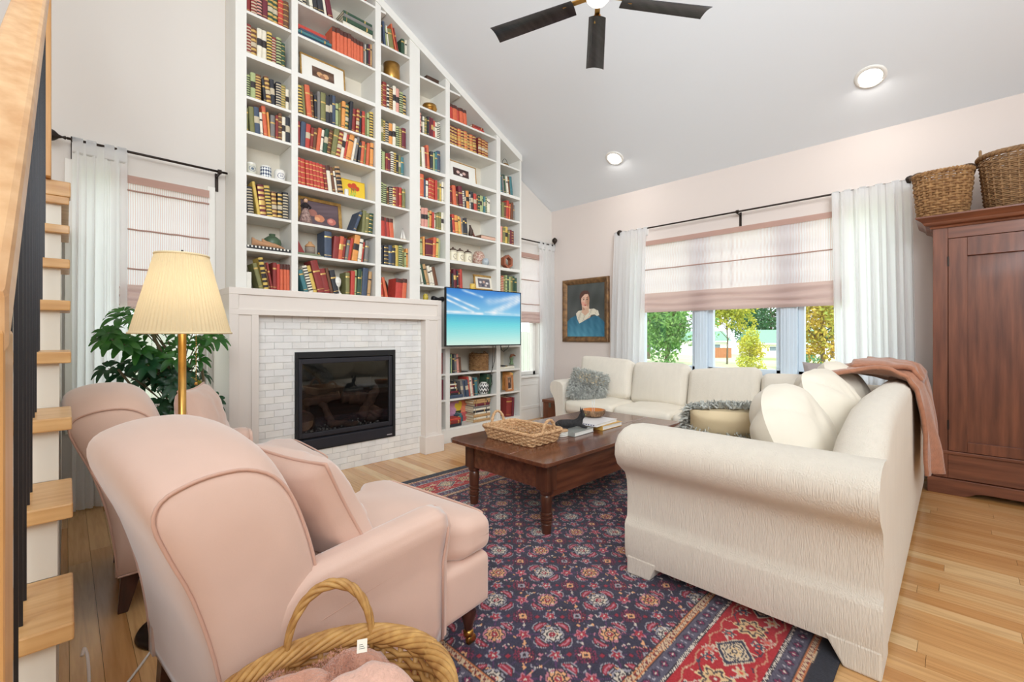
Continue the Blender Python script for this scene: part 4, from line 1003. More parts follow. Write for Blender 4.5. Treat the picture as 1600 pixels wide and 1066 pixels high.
MB().tube([(-.02, 0, .085), (0, 0, .115), (.03, 0, .12), (.06, -.01, .105)], [.012, .018, .012, .005], 10).build('leafy_top', mat('rust_leaf', (150, 96, 66), .7, var=.2), t, smooth=True)
frame('framed_photograph', 'wooden framed portrait standing on the lower right shelf', 'framed photo', sx(790, -.26), sx(802, -.26)-.004, .4635, .195,
      im_photo((110, 84, 66), ((.5, .6, .14, (196, 150, 120)), (.5, .3, .18, (70, 56, 60))), .08, (226, 208, 180), .06), .022, mat('honey_wood', (196, 132, 84), .45, var=.1), 4, y=-.25, depth=.03, rot=.1)

# ------------------------------------------------------------------ television
L0 = Vector((CAM.x+4.40*.603, CAM.y+4.40*.812, 0)); R0 = Vector((L0.x+.985, L0.y-.085, 0))
tw_ = (R0-L0).length; ang = math.atan2(R0.y-L0.y, R0.x-L0.x)
tv = thing('television', 'flat television showing a beach scene on a wall arm', 'television', (L0+R0)[:2]and tuple(((L0+R0)/2)[:2])+(1.033,), ang)
hT = .592
MB().box(-tw_/2, tw_/2, 0, .028, 0, hT).box(-tw_*.3, tw_*.3, .028, .055, .05, .36).build('casing', BLACK, tv, bevel=.004)
for a, b, c, d in ((-tw_/2, tw_/2, 0, .012), (-tw_/2, tw_/2, hT-.008, hT), (-tw_/2, -tw_/2+.009, .012, hT-.008), (tw_/2-.009, tw_/2, .012, hT-.008)):
    MB().box(a, b, -.004, 0, c, d).build('bezel', BLACK, tv)
def im_beach(U, V):
    A = np.zeros(U.shape+(3,)); hz = .545
    sky = np.clip((V-hz)/(1-hz), 0, 1)[..., None]; A[:] = C3(150, 214, 240)*(1-sky)+C3(46, 128, 210)*sky
    sea = np.clip((hz-V)/hz, 0, 1)[..., None]
    seac = np.where(sea < .3, C3(74, 176, 214)*(1-sea/.3)+C3(110, 218, 226)*(sea/.3), C3(110, 218, 226)*(1-(sea-.3)/.7)+C3(214, 244, 230)*((sea-.3)/.7))
    A = np.where((V < hz)[..., None], seac, A)
    def streak(x0, y0, x1, y1, w, s):
        t_ = np.clip(((U-x0)*(x1-x0)+(V-y0)*(y1-y0))/((x1-x0)**2+(y1-y0)**2), 0, 1); d = np.hypot(U-x0-t_*(x1-x0), (V-y0-t_*(y1-y0)))
        return np.exp(-(d/w)**2)*s*(1+.25*nz(U, V, 18, 5))
    c = streak(0, .88, .40, .66, .018, .8)+streak(0, .80, .33, .60, .018, .8)+streak(.2, .98, .45, .88, .02, .6)+streak(.60, .60, .98, .86, .05, .9)+streak(.55, .80, .98, .93, .06, .55)+streak(0, .59, .45, .57, .022, .8)+streak(.5, .60, 1, .575, .02, .4)
    c = np.clip(c, 0, 1)[..., None]*(V > hz)[..., None]; A = A*(1-c)+C3(246, 248, 252)*c
    A += (nz(U*2, V*6, 30, 8)*4)[..., None]*(V < hz)[..., None]; return A
n, k = 260, 160; U, V = np.meshgrid(np.linspace(0, 1, n), np.linspace(0, 1, k))
paint_grid('screen', n, k, ((-tw_/2+.009, -.0015, .012), (tw_-.018, 0, 0), (0, 0, hT-.02)), im_beach(U, V), print_mat('tv_picture', .3, emit=.92), tv)
t = thing('tv_wall_mount', 'black articulated arm behind the television', 'wall mount', (-1.70, -.1, 1.27))
m = MB().box(-1.80, -1.62, -.03, -.012, 1.17, 1.31).tube([(-1.72, -.03, 1.25), (-1.85, -.28, 1.25), (-1.80, -.50, 1.25)], .016, 8); m.build('arm', BLACK, t, world=True)
for i, pts in enumerate(([(-1.42, -.30, 1.06), (-1.43, -.305, .9), (-1.44, -.305, .75), (-1.50, -.31, .62), (-1.48, -.30, .50)], [(-1.40, -.32, 1.06), (-1.405, -.31, .85), (-1.46, -.308, .70), (-1.44, -.306, .58), (-1.52, -.305, .52)], [(-1.36, -.36, 1.06), (-1.33, -.34, .98), (-1.27, -.32, .95), (-1.21, -.33, .99), (-1.20, -.36, 1.06)])):
    P = [Vector(p) for p in pts]; sm = []
    for q in range(len(P)-1):
        for u in range(6): sm.append(P[q].lerp(P[q+1], u/6))
    sm.append(P[-1])
    tag(MB().tube(sm, .0035, 6).build('cable', BLACK, smooth=True), ('left black cable dropping behind the shelves from the television', 'second thin black cable hanging beneath the television', 'short looped black cable under the television right corner')[i], 'cable')

# ------------------------------------------------------------------ rug
def rug_img(nu, nv, RX0, RX1, RY0, RY1):
    x = np.linspace(RX0, RX1, nu)[None, :]; y = np.linspace(RY0, RY1, nv)[:, None]
    X_, Y_ = np.broadcast_arrays(x, y); X_ = X_-(-3.94); Y_ = Y_-(-3.34)
    rs = np.random.RandomState(4)
    def noise2(a, b, s, sd):
        r = np.random.RandomState(sd); o = 0
        for k in range(6):
            p, q, ph = r.uniform(-1, 1), r.uniform(-1, 1), r.uniform(0, 6); o = o+np.sin((a*p+b*q)*s*(1+k*.7)+ph)/(1+k*.4)
        return o/3
    J = .0022*noise2(X_, Y_, 160, 1); K = .0022*noise2(X_, Y_, 170, 2)
    fx_, fy_ = X_+J, Y_+K
    A = np.ones(X_.shape+(3,))*C3(50, 46, 66)
    A += (noise2(X_, Y_, 5, 3)*9)[..., None]*C3(.6, .4, 1)
    def P(mask, c): A[mask] = c
    def wrap(a, p): return (a+p/2) % p-p/2
    PER = .31
    # lattice
    d1 = np.abs(wrap(fx_, PER/2)); d2 = np.abs(wrap(fy_, PER/2))
    P((np.abs(wrap(fx_+fy_, PER/2)) < .0035) | (np.abs(wrap(fx_-fy_, PER/2)) < .0035), (92, 52, 98))
    P(((np.abs(wrap(fx_, PER/4)) < .0028) | (np.abs(wrap(fy_, PER/4)) < .0028)) & (noise2(X_, Y_, 60, 7) > .0), (74, 56, 92))
    hue = noise2(np.round(X_/(PER/2)), np.round(Y_/(PER/2)), 2.3, 11)
    cream = (218, 206, 190); peach = (232, 172, 122); grey = (164, 158, 166); red = (158, 36, 56); pink = (196, 124, 138); mag = (120, 44, 96)
    def rosette(cx, cy, R, c_out, c_pet, c_in, n=8):
        a, b = wrap(fx_-cx, PER), wrap(fy_-cy, PER); r = np.hypot(a, b); t = np.arctan2(b, a)
        P(r < R*1.28, (40, 32, 48)); P((r < R*1.2) & (r > R*1.02+R*.12*np.cos(n*t)), c_out)
        P(r < R*(.86+.16*np.cos(n*t)), c_pet); P((r < R*.62) & (r > R*.48), (50, 36, 46)); P(r < R*.36, c_in); P(r < R*.14, cream)
    def boteh(cx, cy, ang, R, c):
        a, b = wrap(fx_-cx, PER), wrap(fy_-cy, PER); ca, sa = math.cos(ang), math.sin(ang); u = a*ca+b*sa; v = -a*sa+b*ca
        u2 = u+R*1.1; rr = np.hypot(u2, v); th = np.abs(np.arctan2(v, u2)); w = R*.36*np.clip(1-(th/.85)**2, 0, 1)
        d = np.abs(rr-R*1.15); P((d < w*1.5) & (th < .85), grey); P((d < w*1.15) & (th < .85), (46, 34, 46)); P((d < w*.85) & (th < .8), c); P((d < w*.25) & (th < .6), pink)
    def cross(cx, cy, R, c1, c2):
        a, b = wrap(fx_-cx, PER), wrap(fy_-cy, PER); m_ = np.maximum(np.abs(a), np.abs(b)); s_ = np.abs(a)+np.abs(b)
        P((s_ < R*1.5) & (m_ < R*1.05), c1); P((s_ < R*1.5) & (np.abs(wrap(a+b, R*.5)) < R*.09), (56, 30, 52)); P((s_ < R*1.5) & (np.abs(wrap(a-b, R*.5)) < R*.09), (56, 30, 52)); P(s_ < R*.55, c2); P(s_ < R*.25, (48, 30, 46))
    h = PER/2
    for cx, cy, po, pp, pi_ in ((0, 0, grey, cream, red), (h, h, pink, peach, red)):
        rosette(cx, cy, .036, po, pp, pi_)
    for k in range(4):
        a = k*PI/2; boteh(.066*math.cos(a), .066*math.sin(a), a, .040, red)
    for k in range(2):
        a = k*PI; boteh(h+.068*math.cos(a), h+.068*math.sin(a), a, .038, red)
    cross(h, 0, .036, (140, 40, 66), grey); cross(0, h, .038, (130, 40, 74), peach)
    for qx in (.25, .75):
        for qy in (.25, .75):
            a, b = wrap(fx_-PER*qx, PER), wrap(fy_-PER*qy, PER); r = np.hypot(a, b); t = np.arctan2(b, a)
            P(r < .028*(.8+.25*np.cos(5*t)), grey if qx == qy else pink); P(r < .021*(.8+.25*np.cos(5*t)), (170, 46, 62)); P(r < .005, cream)
    for (ox, oy, c, s_) in ((.125, .36, red, .0075), (.36, .125, red, .0075), (.64, .875, pink, .007), (.875, .64, red, .0075), (.125, .64, cream, .005), (.64, .125, peach, .006), (.36, .875, peach, .006), (.875, .36, cream, .005), (.5, .25, cream, .004), (.25, .5, cream, .004), (.5, .75, peach, .005), (.75, .5, cream, .004)):
        a, b = wrap(fx_-PER*ox, PER), wrap(fy_-PER*oy, PER); m_ = np.maximum(np.abs(a), np.abs(b)); P(m_ < s_*1.5, (60, 32, 56)); P(m_ < s_, c)
    for k in range(60):
        ox, oy, an = rs.uniform(0, 1), rs.uniform(0, 1), rs.uniform(0, PI); a, b = wrap(fx_-PER*ox, PER), wrap(fy_-PER*oy, PER)
        u = a*math.cos(an)+b*math.sin(an); v = -a*math.sin(an)+b*math.cos(an); dark = (np.abs(A-C3(50, 46, 66)).sum(-1) < 46)
        P((np.abs(u) < .009) & (np.abs(v+.25*np.abs(u)) < .0028) & dark, [cream, pink, peach, grey][k % 4])
    # borders
    Xr = x+0*y; Yr = y+0*x
    dx = np.minimum(Xr-RX0, RX1-Xr); dy = np.minimum(Yr-RY0, RY1-Yr); d = np.minimum(dx, dy)
    s = np.where(dy < dx, Xr, Yr)+J*2; corner = np.abs(dx-dy)
    d = d+K
    def B(lo, hi, c): 
        m_ = (d >= lo) & (d < hi); A[m_] = c; return m_
    B(0, .49, (44, 38, 52)); B(-.1, .065, (34, 36, 48))
    def guard(lo, hi):
        B(lo, hi, (214, 186, 152)); c = (lo+hi)/2; w = (hi-lo)/2
        u = wrap(s, .026); P((d >= lo) & (d < hi) & ((np.abs(np.abs(u)-np.abs(d-c)) < .0028) & (np.abs(u) < .009)), (120, 40, 44))
        P((np.abs(d-lo) < .003) | (np.abs(d-hi) < .003), (52, 42, 50)); P((np.abs(d-lo-.006) < .0022) | (np.abs(d-hi+.006) < .0022), (206, 122, 72))
    guard(.065, .098); guard(.455, .49)
    def band(lo, hi):
        B(lo, hi, (92, 86, 104)); c = (lo+hi)/2; u = wrap(s, .062); v = d-c; r = np.hypot(u, v); t = np.arctan2(v, u)
        P((r < .017) & (d > lo) & (d < hi), (52, 40, 62)); P(r < .013*(.8+.3*np.cos(4*t)), (136, 40, 84)); P(r < .004, cream)
        u2 = wrap(s+.031, .062); P((np.abs(u2)+np.abs(np.abs(v)-.008) < .006), (176, 168, 176))
    band(.098, .150); band(.403, .455)
    def rope(lo, hi):
        B(lo, hi, (46, 34, 46)); u = wrap(s+(d-lo)*1.2, .013); P((d > lo+.003) & (d < hi-.003) & (np.abs(u) < .0042), (226, 214, 200))
    rope(.150, .166); rope(.387, .403)
    B(.166, .387, (184, 34, 44)); c = .2765; v = d-c; MP = .36
    def inb(): return (d > .168) & (d < .385)
    n1 = noise2(s, d, 60, 21)
    P((np.abs(v-.055*np.sin(2*PI*s/MP)) < .0035) & inb(), (214, 196, 180)); P((np.abs(v+.075*np.sin(2*PI*s/MP+.6)) < .003) & inb(), (60, 60, 76))
    P((np.abs(np.abs(v)-.088-.008*np.sin(2*PI*s/MP*3)) < .0025) & inb(), (206, 150, 120))
    u = wrap(s, MP); e = np.abs(u)/.085+np.abs(v)/.062; t = np.arctan2(v, u)
    P((e < 1.12) & inb(), (214, 196, 170)); P((e < 1.02) & inb(), (52, 52, 74)); P((e < .86) & inb() & (np.abs(wrap(e+.06*np.cos(8*t), .2)) < .055), (222, 200, 168)); r = np.hypot(u, v*1.2); P(r < .028*(.85+.2*np.cos(8*t)), (226, 196, 150)); P(r < .014, (60, 50, 70)); P(r < .007, (230, 210, 180))
    u = wrap(s+MP/2, MP); r = np.hypot(u, v); t = np.arctan2(v, u); P((r < .062*(.85+.16*np.cos(7*t))) & inb(), (232, 200, 150)); P(r < .053*(.82+.2*np.cos(7*t)), (74, 60, 66)); P((r < .04*(.8+.25*np.cos(7*t))), (226, 190, 140)); P(r < .018, (170, 40, 48)); P(r < .007, cream)
    for ofs, vv, c_ in ((MP*.25, .055, (64, 70, 92)), (-MP*.25, -.055, (64, 70, 92)), (MP*.25, -.05, (222, 186, 136)), (-MP*.25, .05, (84, 84, 96)), (MP*.13, .07, (206, 130, 120)), (-MP*.38, -.07, (206, 130, 120))):
        u = wrap(s+ofs, MP); w_ = v-vv; r = np.hypot(u, w_); t = np.arctan2(w_, u)
        P((r < .026*(.8+.25*np.cos(6*t+1))) & inb(), (220, 196, 176)); P((r < .020*(.8+.25*np.cos(6*t+1))) & inb(), c_); P((r < .006) & inb(), (226, 90, 70))
    for k in range(22):
        ofs, vv, an = rs.uniform(0, MP), rs.uniform(-.09, .09), rs.uniform(0, PI); u = wrap(s+ofs, MP); w_ = v-vv; p = u*math.cos(an)+w_*math.sin(an); q = -u*math.sin(an)+w_*math.cos(an)
        isred = (np.abs(A-C3(184, 34, 44)).sum(-1) < 12); P((np.abs(p) < .012) & (np.abs(q-.15*p) < .003) & isred & inb(), [(52, 50, 70), (226, 196, 170), (90, 90, 106)][k % 3])
    g = rs.uniform(-9, 9, X_.shape); A = A+g[..., None]+(noise2(Xr*.2, Yr, 26, 31)*4)[..., None]
    return A
RX0, RX1, RY0, RY1 = -4.43, -.50, -3.83, -1.085
rug = thing('rug', 'large navy and red Persian style rug under the coffee table', 'rug', (-2.46, -2.46, 0))
nu_, nv_ = int((RX1-RX0)/.0055), int((RY1-RY0)/.0048)
paint_grid('pile', nu_, nv_, ((RX0, RY0, .0115), (RX1-RX0, 0, 0), (0, RY1-RY0, 0)), rug_img(nu_, nv_, RX0, RX1, RY0, RY1), print_mat('rug_wool', .95, sheen=.15, bump=.5, bscale=420), rug, world=True)
MB().box(RX0, RX1, RY0, RY1, .001, .011).build('backing', mat('rug_edge', (36, 34, 46), .95), rug, world=True, bevel=.003)
RZ = .0118

# ------------------------------------------------------------------ coffee table
ct = thing('coffee_table', 'dark walnut coffee table with turned legs on the rug', 'coffee table', (-2.25, -2.10, RZ))
TX0, TX1, TY0, TY1, TT = -3.10, -1.42, -2.545, -1.665, .447
def rrect(x0, x1, y0, y1, r, n=5):
    P = []
    for cx, cy, a0 in ((x1-r, y1-r, 0), (x0+r, y1-r, 90), (x0+r, y0+r, 180), (x1-r, y0+r, 270)):
        for k in range(n+1): a = math.radians(a0+90*k/n); P.append((cx+r*math.cos(a), cy+r*math.sin(a)))
    return P
for i in range(3):
    y0 = TY0+(TY1-TY0)*i/3; y1 = TY0+(TY1-TY0)*(i+1)/3
    if i == 0: poly = [(TX0+.03, y0), (TX1-.03, y0), (TX1-.009, y0+.009), (TX1, y0+.03), (TX1, y1-.0006), (TX0, y1-.0006), (TX0, y0+.03), (TX0+.009, y0+.009)]
    elif i == 2: poly = [(TX0, y0+.0006), (TX1, y0+.0006), (TX1, y1-.05), (TX1-.015, y1-.015), (TX1-.05, y1), (TX0+.05, y1), (TX0+.015, y1-.015), (TX0, y1-.05)]
    else: poly = [(TX0, y0+.0006), (TX1, y0+.0006), (TX1, y1-.0006), (TX0, y1-.0006)]
    MB().prism(poly, 2, TT-.024, TT).build('top_board', TABLE, ct, world=True, bevel=.004)
ax0, ax1, ay0, ay1 = -3.02, -1.50, -2.485, -1.775
for a in (MB().box(ax0+.03, ax1-.03, ay0, ay0+.022, .225, TT-.025), MB().box(ax0+.03, ax1-.03, ay1-.022, ay1, .225, TT-.025), MB().box(ax0, ax0+.022, ay0+.03, ay1-.03, .27, TT-.025), MB().box(ax1-.022, ax1, ay0+.03, ay1-.03, .27, TT-.025)):
    a.build('apron', TABLE, ct, world=True)
for X0 in (ax0+.035, ax1-.035):
    for Y0_ in (ay0+.035, ay1-.035):
        m = MB().box(X0-.042, X0+.042, Y0_-.042, Y0_+.042, .262, TT-.025)
        m.lathe([(.026, RZ), (.028, .03), (.031, .066), (.028, .070), (.034, .076), (.035, .086), (.029, .090), (.029, .094), (.035, .098), (.035, .108), (.029, .112), (.029, .116), (.035, .120), (.035, .130), (.029, .134), (.032, .142), (.034, .19), (.034, .222), (.029, .232), (.038, .240), (.041, .252), (.038, .264)], (X0, Y0_, 0), 24)
        m.build('leg', TABLE_V, ct, world=True, auto=35)

# ------------------------------------------------------------------ things on the coffee table
WICK = mat('pale_wicker', (228, 190, 146), .7, col2=(184, 136, 92), vscale=50)
WICK2 = mat('golden_willow', (214, 168, 100), .55, col2=(168, 118, 62), vscale=28, bump=.15, bscale=90)
WICK3 = mat('brown_willow', (160, 124, 84), .7, col2=(112, 80, 50), vscale=40)
def rr_path(a, b, r, n):
    """n points evenly round a rounded rectangle with half sizes a,b"""
    P = rrect(-a, a, -b, b, r, 6); L_ = [0]
    for i in range(len(P)): L_.append(L_[-1]+math.dist(P[i], P[(i+1) % len(P)]))
    out = []
    for k in range(n):
        t = L_[-1]*k/n; i = max(j for j in range(len(P)) if L_[j] <= t+1e-9); u = (t-L_[i])/(L_[i+1]-L_[i]); p, q = P[i], P[(i+1) % len(P)]
        out.append((p[0]+(q[0]-p[0])*u, p[1]+(q[1]-p[1])*u))
    return out
def weave(t, path, h, rows, ns, rad, amp, s0=1, s1=1, z0=0, name='woven_wall', mt=None, stake=True, zf=None, sf=None):
    """path(n)->n points of the outline; rows of weavers in front of and behind ns stakes"""
    mt = mt or WICK; n = ns*2; P = path(n); m = MB()
    def sc(v): return sf(v) if sf else s0+(s1-s0)*v
    for k in range(rows):
        v = (k+.5)/rows; s = sc(v); pts = []
        for i in range(n):
            x, y = P[i]; L_ = math.hypot(x, y); o = amp*(1 if (i//2+k) % 2 else -1)*(1 if i % 2 == 0 else 0)
            f = s+o/L_; pts.append((x*f, y*f, z0+h*v+(zf(x, y)*v if zf else 0)+(rad*.3 if i % 2 else 0)))
        m.tube(pts, rad*(1+.15*math.sin(k*5.3)), 5, closed=True)
    stuff(m.build(name, mt, t, smooth=True))
    if stake:
        m = MB()
        for i in range(0, n, 2):
            x, y = P[i]; m.tube([(x*sc(0), y*sc(0), z0), (x*sc(.5), y*sc(.5), z0+h*.5), (x*sc(1), y*sc(1), z0+h+(zf(x, y) if zf else 0))], rad*1.1, 5)
        stuff(m.build('stakes', mt, t, smooth=True))
def twist_rim(path, s, z, R, rad, k, turns, n, mt, t, name='rolled_rim', zf=None, closed=True):
    P = path(n)
    for q in range(k):
        pts = []
        for i in range(n):
            x, y = P[i]; L_ = math.hypot(x, y); a = 2*PI*(turns*i/n+q/k); f = s+R*math.cos(a)/L_
            pts.append((x*f, y*f, z+(zf(x, y) if zf else 0)+R*math.sin(a)))
        MB().tube(pts, rad, 6, closed=True).build(name, mt, t, smooth=True)
tr = thing('tray_basket', 'rectangular woven tray basket with two loop handles on table', 'basket', (-2.765, -2.045, TT+.001))
pth = lambda n: rr_path(.132, .205, .03, n)
weave(tr, pth, .075, 7, 40, .0062, .006, 1, 1.14)
twist_rim(pth, 1.15, .080, .0065, .0068, 3, 26, 150, WICK, tr)
b_ = MB()
for i in range(14): y = -.195+.39*i/13; b_.tube([(-.128, y, .007), (.128, y, .007)], .0085, 6)
stuff(b_.build('woven_base', WICK2, tr, smooth=True))
for s in (-1, 1):
    for q in range(2):
        pts = []
        for i in range(22):
            a = PI*i/21; tw2 = 2*PI*(i/21*4+q/2); pts.append((.058*math.cos(a)+.004*math.cos(tw2), s*(.232+.004*math.sin(tw2))+s*.010*math.sin(a), .072+.088*math.sin(a)))
        MB().tube(pts, .0082, 6).build('handle', WICK, tr, smooth=True)
# flat books, cat, bowl, coasters
def flatbook(lab, x0, x1, y0, y1, z, T, cover, grp=None, rot=0, spine='y'):
    t = thing('book', lab, 'book', ((x0+x1)/2, (y0+y1)/2, z), rot, grp); w, d = (x1-x0)/2, (y1-y0)/2
    MB().box(-w, w, -d, d, 0, .003).box(-w, w, -d, d, T-.003, T).box(-w, -w+.004, -d, d, .003, T-.003).build('cover', cover, t, bevel=.001)
    MB().box(-w+.004, w-.004, -d+.004, d-.004, .003, T-.003).build('page_block', PAGES2, t)
    return t
PAGES2 = mat('white_pages', (240, 238, 230), .8)
flatbook('grey-spined book lying under the cat figurine', -2.475, -2.235, -2.262, -2.09, TT+.001, .030, mat('grey_cover', (150, 152, 146), .35), rot=.03)
bk1 = flatbook('yellow-spined white book, lower of two under the wooden bowl', -2.16, -1.89, -2.285, -2.08, TT+.001, .032, mat('ochre_cover', (214, 168, 84), .4), 'books under the bowl')
bk2 = flatbook('white patterned book, upper of two under the wooden bowl', -2.235, -1.93, -2.27, -2.05, TT+.034, .020, mat('white_cover', (232, 228, 226), .35), 'books under the bowl', .06)
m = MB()
for i in range(9): m.box(-.153, -.1515, -.09+i*.021, -.09+i*.021+.010, .006, .014)
stuff(m.build('spine_print', mat('violet_print', (96, 84, 120), .5), bk2))
t = thing('wooden_bowl', 'round bark-textured wooden bowl with glossy orange inside', 'bowl', (-1.985, -2.085, TT+.0555))
BARK = mat('ridged_bark', (176, 138, 100), .7, col2=(62, 42, 30), stretch=(1, 1, .25), vscale=70, bump=.6, bscale=90)
MB().lathe([(.045, 0), (.066, .006), (.086, .03), (.092, .052), (.089, .056)], n=90, fn=lambda q, z: 1+.02*math.cos(45*q), top=False).build('outer_shell', BARK, t, smooth=True)
MB().lathe([(.088, .056), (.084, .055), (.075, .03), (.05, .014), (.001, .012)], n=40, bot=False).build('inner_shell', mat('orange_varnish', (196, 120, 56), .15, var=.1), t, smooth=True)
for i in range(2): tag(MB().tube([(0, 0, 0), (.004*(1 if i else -1), .0, .12)], .0018, 6).build('clear_rod', mat('clear_acrylic', (226, 232, 236), .1), smooth=True, loc=(-2.0+.022*i, -2.085, TT+.068)), ('left thin clear rod standing in the wooden bowl', 'right thin clear rod standing in the wooden bowl')[i], 'rod')
t = thing('coaster_stack', 'stack of round brown and white coasters beside the tray', 'coasters', (-2.50, -2.165, TT+.001), 0)
for k in range(4): MB().lathe([(.052, k*.011), (.054, k*.011+.004), (.052, k*.011+.0085), (.001, k*.011+.009)], n=28).build('coaster', [CER, mat('tan_cork', (196, 156, 116), .8)][k == 3], t, smooth=True)
# reclining cat figurine
FURD = mat('black_cat_fur', (46, 44, 44), .9, var=.4, vscale=70, bump=.6, bscale=120)
cat = thing('cat_figurine', 'dark grey reclining cat figurine facing right on a book', 'figurine', (-2.36, -2.17, TT+.0312), math.radians(-38))
def skin(name, chain, mt, parent, sub=2):
    """one continuous skinned body: list of (index parent, (x,y,z), r)"""
    me = bpy.data.meshes.new(name); me.from_pydata([c[1] for c in chain], [(c[0], i) for i, c in enumerate(chain) if c[0] >= 0], [])
    o = bpy.data.objects.new(name, me); C.objects.link(o); o.parent = parent
    md = o.modifiers.new('skin', 'SKIN'); md.use_smooth_shade = True; md.branch_smoothing = .6
    for i, c in enumerate(chain):
        sv = me.skin_vertices[0].data[i]; r = c[2]; sv.radius = r if isinstance(r, tuple) else (r, r); sv.use_root = (i == 0)
    s = o.modifiers.new('sub', 'SUBSURF'); s.levels = sub; s.render_levels = sub
    me.materials.append(mt); return o
skin('body', [(-1, (-.05, 0, .034), (.032, .034)), (0, (-.095, 0, .034), (.032, .036)), (1, (-.125, .005, .028), (.020, .022)), (0, (0, 0, .036), (.028, .032)), (3, (.04, 0, .045), (.024, .03)), (4, (.056, 0, .072), (.019, .019)), (5, (.064, 0, .100), (.033, .031)), (6, (.090, 0, .092), (.015, .014)),
              (4, (.062, -.022, .014), .010), (8, (.098, -.024, .008), .0085), (4, (.062, .022, .014), .010), (10, (.098, .022, .008), .0085), (2, (-.10, -.04, .010), .010), (12, (-.05, -.05, .008), .008)], FURD, cat)
for s in (-1, 1): MB().add([(.052, s*.008, .116), (.056, s*.032, .108), (.070, s*.018, .114), (.058, s*.025, .152)], [(0, 1, 3), (1, 2, 3), (2, 0, 3), (0, 2, 1)]).build('ear', FURD, cat)
for s in (-1, 1): MB().rbox((.087, s*.011, .096), (.0035, .004, .004), .0034, 1).build('eye', mat('cat_eye', (190, 200, 120), .1), cat, smooth=True)

